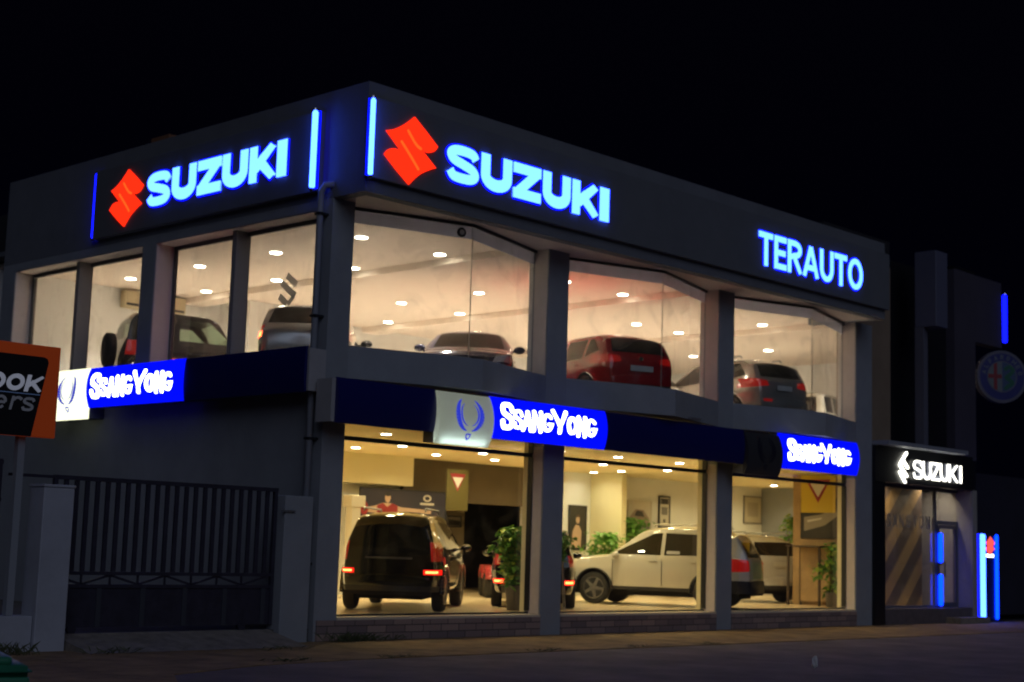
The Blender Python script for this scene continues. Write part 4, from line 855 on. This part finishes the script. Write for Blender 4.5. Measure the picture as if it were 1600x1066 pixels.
# C: dark saloon facing the glass
PC = [(2.15,.36),(2.14,.55),(2.08,.72),(1.9,.84),(1.1,.98),(.35,1.40),(.1,1.46),(-.6,1.46),(-1.1,1.38),(-1.75,1.10),(-2.1,1.0),(-2.15,.7),(-2.13,.3)]
c = Car('dark violet saloon facing out through the first upper bay beside the corner', 5.85, 2.6, -137, UF, 4.3, .89, PC, .96, .72, .28, .33, (1.30,-1.28), P_DBL, RIM, taper=.24)
c.cut([(-.70,.99),(.70,.99),(.58,1.37),(-.58,1.37)],'front','windscreen',GT); c.cut([(.86,.62),(.50,.60),(.56,.72),(.84,.78)],'front','headlight',LCL); c.cut([(-.86,.62),(-.50,.60),(-.56,.72),(-.84,.78)],'front','headlight',LCL); c.cut([(-.40,.56),(.40,.56),(.44,.70),(-.44,.70)],'front','grille',DARKT)
c.cut([(-.4,1.0),(.75,1.0),(.20,1.36),(-.4,1.39)],'side','side_window',GT); c.cut([(-1.4,1.02),(-.48,1.0),(-.48,1.39),(-1.0,1.34)],'side','side_window',GT); c.mirror(.62,1.02,sz=1.1); c.handles((-.25,-1.1),.88,CHROME); c.finish(.42)
# B: silver car beyond the side window
PB = [(2.2,.36),(2.18,.62),(2.1,.82),(1.9,.94),(1.0,1.06),(.3,1.48),(.0,1.55),(-.6,1.57),(-1.3,1.52),(-1.55,1.46),(-1.95,1.06),(-2.05,.98),(-2.12,.7),(-2.15,.5),(-2.12,.3)]
c = Car('silver hatchback on the upper floor next to the corner column, one red lamp glowing', 2.88, 3.95, 46, UF, 4.3, .895, PB, .98, .76, .32, .34, (1.28,-1.28), P_SIL, RIM)
c.cut([(-.66,1.08),(.66,1.08),(.58,1.42),(-.58,1.42)],'rear','rear_window',GT); c.cut([(.90,.80),(.76,.80),(.74,.90),(.88,.90)],'rear','tail_light_lit',LRON); c.cut([(.90,.91),(.74,.91),(.70,1.02),(.86,1.02)],'rear','tail_light',LR); c.cut([(-.90,.80),(-.72,.80),(-.70,1.02),(-.86,1.02)],'rear','tail_light',LR)
c.cut([(-1.55,1.06),(-.30,1.04),(-.30,1.42),(-1.30,1.42)],'side','side_window',GT); c.cut([(-.22,1.04),(.82,1.03),(.22,1.42),(-.22,1.44)],'side','side_window',GC2); c.cut([(-1,.30),(1,.30),(1,.50),(-1,.50)],'rear','bumper_trim',DARKT); c.mirror(.60,1.06,P_BLK,1.1); c.finish()
# A: boxy small off-roader with the spare wheel
PA = [(1.65,.42),(1.64,.68),(1.60,.86),(1.50,.94),(.72,1.02),(.58,1.06),(.28,1.58),(.1,1.66),(-.6,1.69),(-1.25,1.68),(-1.42,1.62),(-1.50,1.45),(-1.56,1.0),(-1.60,.7),(-1.62,.42)]
c = Car('small boxy black off-roader with a spare wheel on its tail, upper floor side window', 2.47, 7.32, -20, UF, 3.3, .80, PA, 1.02, .86, .40, .345, (1.12,-1.12), P_DGR, RIM, taper=.10)
c.cut([(-.52,1.08),(.60,1.05),(.52,1.12),(.22,1.50),(-.52,1.52)],'side','side_window',GC2); c.cut([(-1.35,1.12),(-.66,1.10),(-.66,1.52),(-1.32,1.52)],'side','side_window',GC2); c.cut([(-.64,1.10),(.64,1.10),(.58,1.54),(-.58,1.54)],'front','windscreen',GC2); c.cut([(-.58,1.10),(.58,1.10),(.54,1.52),(-.54,1.52)],'rear','rear_window',GC2)
c.cut([(.78,.72),(.66,.72),(.66,1.02),(.78,1.02)],'rear','tail_light',LR); c.cut([(-.78,.72),(-.66,.72),(-.66,1.02),(-.78,1.02)],'rear','tail_light',LR); c.cut([(-1.60,.74),(-1.50,.74),(-1.49,1.02),(-1.58,1.02)],'side','tail_light',LR)
c.arches((1.12,-1.12),.345,DARKT,.08); c.mirror(.55,1.10,DARKT); c.handles((-.35,),.95,DARKT); c.finish(.55,False)
bm = bmesh.new(); lathe(bm, [(.10,-1.66),(.30,-1.665),(.345,-1.68),(.355,-1.75),(.35,-1.84),(.30,-1.875),(.2,-1.88)], 32, 'y')
for v in bm.verts: v.co = Vector((v.co.y, v.co.x, v.co.z+.86))
obj('spare_wheel', bm, TYRE, c.t, True)
# F: pale pickup cab far back
PF = [(2.3,.45),(2.29,.75),(2.2,.98),(1.3,1.06),(.75,1.62),(.5,1.70),(-.35,1.70),(-.55,1.62),(-.62,1.10),(-2.25,1.06),(-2.3,.8),(-2.3,.4)]
c = Car('pale cream pickup cab far back on the upper floor, seen past the grey SUV', 21.0, 4.5, 10, UF, 4.6, .88, PF, 1.04, .84, .40, .36, (1.4,-1.4), P_WHT, RIM, taper=.1)
c.cut([(.12,1.12),(.98,1.12),(.60,1.56),(.12,1.58)],'side','side_window',GC2); c.cut([(-.48,1.12),(.02,1.12),(.02,1.58),(-.46,1.56)],'side','side_window',GT); c.cut([(-.6,1.12),(.6,1.12),(.56,1.55),(-.56,1.55)],'rear','rear_window',GT); c.mirror(.9,1.15,DARKT); c.finish()

# ---------------------------------------------------------------- quad bike
q = thing('quad_bike', 'black quad bike with red fender edges between the two dark cars', 'quad bike', (10.95,6.3,GF), R(-130))
for x in (.58,-.55):
    for s_ in (1,-1):
        bm = bmesh.new(); lathe(bm, [(.13,-.13),(.27,-.14),(.30,-.06),(.30,.06),(.27,.14),(.13,.13)], 24, 'y', (x,s_*.46,.30)); w_ = obj('wheel', bm, TYRE, q, True)
        bm = bmesh.new(); lathe(bm, [(.14,-.10),(.14,.10)], 20, 'y', (x,s_*.46,.30)); obj('rim', bm, RIM, w_)
bm = bmesh.new(); prism(bm, [(-.8,-.22),(.72,-.20),(.80,0),(.72,.20),(-.8,.22)], .34, .78); obj('body', bevel(bm,.05,2), P_BLK, q, True)
bm = bmesh.new(); tube(bm, [(-.75,0,.90),(-.3,0,.86),(.0,0,.80)], [.13,.15,.10], 12); obj('seat', bm, DARKT, q, True)
FRD = mat('fender_red', (.35,.02,.03), .3, coat=1)
for x in (.58,-.55):
    for s_ in (1,-1):
        bm = bmesh.new(); n = 10
        for i in range(n):
            t0, t1 = R(15+150*i/n), R(15+150*(i+1)/n); plate(bm, [(x+.38*math.cos(t0),.34+.38*math.sin(t0)),(x+.42*math.cos(t0),.34+.42*math.sin(t0)),(x+.42*math.cos(t1),.34+.42*math.sin(t1)),(x+.38*math.cos(t1),.34+.38*math.sin(t1))], s_*.32, s_*.60)
        obj('fender', bm, FRD, q, True)
bm = bmesh.new(); tube(bm, [(.35,-.42,1.08),(.42,-.2,1.05),(.45,0,1.0),(.42,.2,1.05),(.35,.42,1.08)], .018, 8); tube(bm, [(.55,0,.75),(.45,0,1.0)], .03, 8); obj('handlebar', bm, DARKT, q, True)
obj('front_rack', boxes([(.5,.9,-.32+.12*i,-.30+.12*i,.84,.86) for i in range(6)]+[(.88,.90,-.34,.34,.82,.839)]), ALU, q); obj('nose', bevel(B(.70,.86,-.22,.22,.5,.82),.04,2), FRD, q, True); obj('bumper', bevel(B(.84,.92,-.30,.30,.34,.44),.02,2), mat('bumper_beige',(.4,.32,.2),.5), q)

# ---------------------------------------------------------------- plants
LEAF = mat('leaf_green', (.13,.34,.05), .5, noise=.5, nscale=7); LEAFY = mat('leaf_yellow_green', (.36,.48,.06), .5, noise=.4, nscale=7); POTM = mat('grey_pot', (.14,.13,.13), .6); STEM = mat('plant_stem', (.12,.09,.04), .8)
def plant(label, x, y, z, h, w, pot_h, pot_r, n, leaf, zlo=.25, lsz=.10, leaf2=None, kind='potted_plant'):
    t = thing(kind, label, 'plant', (x,y,z), 0, 'potted plants in the showroom')
    if pot_h: bm = bmesh.new(); lathe(bm, [(pot_r*.75,0),(pot_r,pot_h*.95),(pot_r*1.06,pot_h*.96),(pot_r*1.06,pot_h),(pot_r*.9,pot_h),(pot_r*.9,pot_h-.03)], 24); obj('pot', bm, POTM, t, True)
    bm = bmesh.new(); bl = bmesh.new(); b2 = bmesh.new()
    for k in range(9):
        a = random.uniform(0,6.28); rr = random.uniform(.1,1)*w*.35; tube(bm, [(0,0,pot_h-.03),(rr*.4*math.cos(a),rr*.4*math.sin(a),pot_h+(h-pot_h)*.5),(rr*math.cos(a),rr*math.sin(a),pot_h+(h-pot_h)*random.uniform(.7,.95))], [.012,.009,.005], 5)
    obj('stem', bm, STEM, t)
    clumps = [(random.uniform(-1,1)*w*.38, random.uniform(-1,1)*w*.38, zlo*h+(1-zlo)*h*random.random()**.8) for _ in range(14)]
    for i in range(n):
        cx, cy, cz = random.choice(clumps); p = Vector((cx+random.gauss(0,w*.13), cy+random.gauss(0,w*.13), min(h, cz+random.gauss(0,h*.06)))); a = random.uniform(0,6.28); e = random.uniform(-.9,.7); L = lsz*random.uniform(.6,1.3)
        dd = Vector((math.cos(a)*math.cos(e), math.sin(a)*math.cos(e), math.sin(e))); sd = dd.cross(Vector((random.gauss(0,.4),random.gauss(0,.4),1))).normalized()*L*.28
        tgt = b2 if (leaf2 and random.random() < .35) else bl
        v = [tgt.verts.new(p), tgt.verts.new(p+dd*L*.5+sd), tgt.verts.new(p+dd*L+Vector((0,0,-.2*L))), tgt.verts.new(p+dd*L*.5-sd)]; tgt.faces.new(v)
    obj('foliage', bl, leaf, t)
    if leaf2: obj('pale_foliage', b2, leaf2, t)
    else: b2.free()
    return t
plant('tall variegated plant in a grey pot against the first shop window column', 5.92, 1.22, GF, 1.55, .60, .48, .21, 760, LEAF, .36, .17, LEAFY)
pt = plant('round dark green plant on a spindly stand just right of the second column', 6.72, .78, GF+.95, .58, .55, .0, .2, 260, LEAF, .1, .12)
bm = bmesh.new()
for k in range(3):
    a = R(120*k+20); tube(bm, [(.05*math.cos(a),.05*math.sin(a),.02),(.17*math.cos(a),.17*math.sin(a),-.95)], .012, 6)
obj('stand_leg', bm, ALU, pt)
plant('bushy plant left of the white SUV windscreen, low against the white wall', 15.2, 6.9, GF, 1.6, 1.0, .35, .2, 560, LEAF, .45, .16)
plant('taller bushy plant behind the bonnet of the white SUV, below the car picture', 16.6, 7.2, GF, 2.05, .95, .35, .2, 560, LEAF, .5, .16)
plant('leggy plant trailing beside the ochre partition, behind the pearl SUV', 20.3, 4.55, GF, 2.25, .6, .5, .15, 230, LEAF, .62, .19, LEAFY)
plant('leafy plant in the far corner of the third window by the side table', 16.75, .95, GF, 1.5, .75, .35, .18, 420, LEAF, .25, .16, LEAFY)

dc = thing('window_decal', 'grey slanted S emblem decal stuck on the last side window beside the corner', 'decal', (.424,0,0), R(-90))
DEC = film('grey_decal_film', (.85,.83,.80), .85)
for k, p in enumerate(([(-.10,.44),(.28,.12)],[(-.30,.24),(.24,-.22)],[(-.36,-.16),(-.06,-.42)])):
    bm = bmesh.new(); stroke(bm, [(-1.61+a*.74,5.87+b*.58) for a,b in p], .060, 0, -.002); obj('decal_bar', bm, DEC, dc)
bm = bmesh.new(); stroke(bm, [(-1.46,5.755),(-1.63,5.61)], .045, 0, -.0035); obj('decal_bar', bm, DEC, dc)
# ---------------------------------------------------------------- wall pictures and furniture
def picture(label, x0, x1, z0, z1, y, back, shapes, frame=FRAME, fw=.03, cat='picture', rz=0, loc=None):
    t = thing('wall_picture', label, cat, loc or (0,y,0), rz)
    obj('frame', boxes([(x0,x1,-.03,0,z0,z0+fw),(x0,x1,-.03,0,z1-fw,z1),(x0,x0+fw,-.03,0,z0+fw,z1-fw),(x1-fw,x1,-.03,0,z0+fw,z1-fw)]), frame, t)
    obj('print', B(x0+fw,x1-fw,-.018,-.004,z0+fw,z1-fw), back, t)
    for k, (nm, m, poly) in enumerate(shapes):
        bm = bmesh.new(); plate(bm, poly, -.019-.0012*(k+1), -.0185); obj(nm, bm, m, t)
    return t
NAVP = mat('poster_navy', (.03,.028,.05), .5); SKIN = mat('poster_skin', (.55,.38,.27), .6); PRED = mat('poster_red', (.30,.025,.03), .5); PWH = mat('poster_white', (.65,.62,.55), .5); PGR = mat('poster_grey', (.22,.21,.20), .5); PDK = mat('poster_dark', (.03,.028,.026), .5); PYE = mat('poster_yellow', (.62,.45,.02), .5)
ell = lambda cx, cz, rx, rz, a0=0, a1=360, n=18: arc(cx,cz,rx,rz,a0,a1,n)[:-1] if a1-a0 == 360 else arc(cx,cz,rx,rz,a0,a1,n)
picture('wide navy poster of an athlete with outstretched arms behind the black SUV', 7.25, 10.0, 1.0, 2.84, 7.5, NAVP,
  [('arms', SKIN, [(7.3,2.36),(7.7,2.42),(7.95,2.50),(8.25,2.50),(8.5,2.42),(9.5,2.38),(9.5,2.30),(8.5,2.26),(7.8,2.26),(7.3,2.28)]), ('torso', PRED, [(7.80,1.2),(8.40,1.2),(8.43,2.44),(8.25,2.50),(8.10,2.41),(7.97,2.50),(7.79,2.44)]), ('head', SKIN, ell(8.11,2.63,.085,.12)), ('hair', PDK, ell(8.11,2.71,.085,.055)), ('glove', PRED, ell(7.40,2.36,.12,.16)), ('badge', PWH, ell(9.36,2.66,.13,.08)), ('badge_hole', NAVP, ell(9.36,2.66,.08,.045)), ('caption', PWH, [(9.14,2.50),(9.58,2.50),(9.58,2.55),(9.14,2.55)])], cat='poster')
picture('narrow dark portrait poster of a pale figure on the back wall', 15.0, 15.72, 1.55, 2.74, 7.98, PDK, [('figure', SKIN, [(15.12,1.62),(15.5,1.62),(15.52,2.05),(15.42,2.2),(15.28,2.22),(15.16,2.05)]), ('head', SKIN, ell(15.36,2.36,.075,.11)), ('hair', mat('poster_hair',(.10,.06,.04),.7), ell(15.37,2.42,.085,.08,0,180))])
picture('unframed car photograph on the white wall above the plants', 17.45, 18.5, 1.9, 2.98, 7.98, PWH, [('scene', PGR, [(17.5,1.95),(18.45,1.95),(18.45,2.35),(17.5,2.45)]), ('car_shape', mat('poster_car',(.35,.28,.24),.5), [(17.55,2.3),(18.4,2.25),(18.4,2.5),(18.15,2.72),(17.8,2.74),(17.55,2.52)]), ('car_glass', PDK, [(17.75,2.55),(18.2,2.52),(18.1,2.68),(17.85,2.70)])], PWH, .01)
picture('slim dark framed certificate beside the car photograph', 18.84, 19.36, 2.25, 3.16, 7.98, PWH, [('heading', PDK, [(18.92,2.92),(19.28,2.92),(19.28,3.08),(18.92,3.08)]), ('seal', PDK, ell(19.1,2.45,.05,.05)), ('text_block', PGR, [(18.96,2.62),(19.24,2.62),(19.24,2.84),(18.96,2.84)])], FRAME, .05)
picture('thin framed document on the white wall above the pearl SUV', 23.0, 23.95, 2.5, 3.35, 7.98, mat('document_cream',(.55,.50,.38),.6), [('text_block', mat('faint_text',(.42,.38,.30),.6), [(23.2,2.72),(23.75,2.72),(23.75,3.15),(23.2,3.15)])], PGR, .04)
picture('small dark framed picture in the office behind the plant', 12.6, 13.15, 2.05, 2.35, 10.18, PGR, [('scene', PDK, [(12.66,2.1),(13.1,2.1),(13.1,2.22),(12.66,2.26)])])
# poster and yellow banner on the ochre partition (faces the street corner)
picture('dark photo poster of metallic cars on the ochre partition under the yellow banner', -2.20, -1.05, 2.02, 3.02, 0, PDK, [('chrome_shape', mat('poster_metal',(.30,.27,.22),.4), [(-2.1,2.2),(-1.5,2.35),(-1.12,2.6),(-1.2,2.78),(-1.6,2.62),(-2.1,2.55)]), ('highlight', PWH, [(-2.0,2.42),(-1.6,2.50),(-1.58,2.54),(-2.0,2.48)]), ('blue_shape', mat('poster_blue',(.06,.16,.22),.4), [(-1.7,2.66),(-1.2,2.72),(-1.2,2.82),(-1.6,2.84)])], FRAME, .02, 'poster', R(-90), (17.298,0,0))
def banner(label, loc, rz, x0, x1, z0, z1, m):
    t = thing('banner', label, 'banner', loc, rz, 'yellow banners with a give way triangle'); xm = (x0+x1)/2; w = (x1-x0)*.36
    obj('cloth', B(x0,x1,-.01,0,z0,z1), m, t); bm = bmesh.new(); plate(bm, [(xm-w,z1-.10),(xm+w,z1-.10),(xm,z1-.12-1.55*w)], -.014, -.0105); obj('red_triangle', bm, PRED, t)
    w *= .66; bm = bmesh.new(); plate(bm, [(xm-w,z1-.18),(xm+w,z1-.18),(xm,z1-.18-1.5*w)], -.018, -.0145); obj('white_triangle', bm, PWH, t); return t
banner('bright yellow banner with a give way triangle above the poster on the ochre partition', (17.22,0,0), R(-90), -2.15, -1.15, 2.66, 3.58, PYE)
banner('dark yellow banner with a give way triangle hanging before the dark rear wall', (0,5.4,0), 0, 7.98, 8.66, 2.35, 3.27, mat('dark_yellow',(.11,.085,.015),.7))  # second banner, in a much darker yellow
dk = thing('side_table', 'tall dark wooden table against the ochre partition', 'table', (16.75,1.2,GF)); WD = mat('dark_wood', (.05,.03,.02), .5)
obj('table_top', bevel(B(-.15,.5,.0,1.0,1.42,1.46),.006,1), WD, dk)
for x in (-.12,.43):
    for y in (.03,.92): obj('leg', B(x,x+.05,y,y+.05,0,1.418), WD, dk)
obj('modesty_board', B(.40,.42,.081,.919,.1,1.417), OCHRE, dk)
ds = thing('display_stand', 'white upright display stand with a wider head at the left of the first shop window', 'stand', (5.93,6.15,GF))
obj('column', B(-.10,.14,-.1,.1,.02,1.95), mat('stand_white',(.75,.68,.55),.5), ds); obj('head', bevel(B(-.16,.24,-.14,.14,1.952,2.20),.01,1), bpy.data.materials['stand_white'], ds); obj('foot', B(-.2,.24,-.2,.2,0,.018), bpy.data.materials['stand_white'], ds)
for i, (x, w, lab) in enumerate(((3.55,.5,'beige wall air conditioner on the upper rear wall, seen left of the wide pier'),(4.75,.5,'beige wall air conditioner on the upper rear wall, seen right of the wide pier'))):
    a = thing('air_conditioner', lab, 'air conditioner', (x,12.12,6.88), 0, 'air conditioners on the upper rear wall'); obj('casing', bevel(B(0,w,-.22,0,0,.42),.03,2), mat('beige_plastic',(.55,.47,.30),.5) if i == 0 else bpy.data.materials['beige_plastic'], a, True); obj('outlet', B(.05,w-.05,-.226,-.20,.06,.12), DARKT, a)
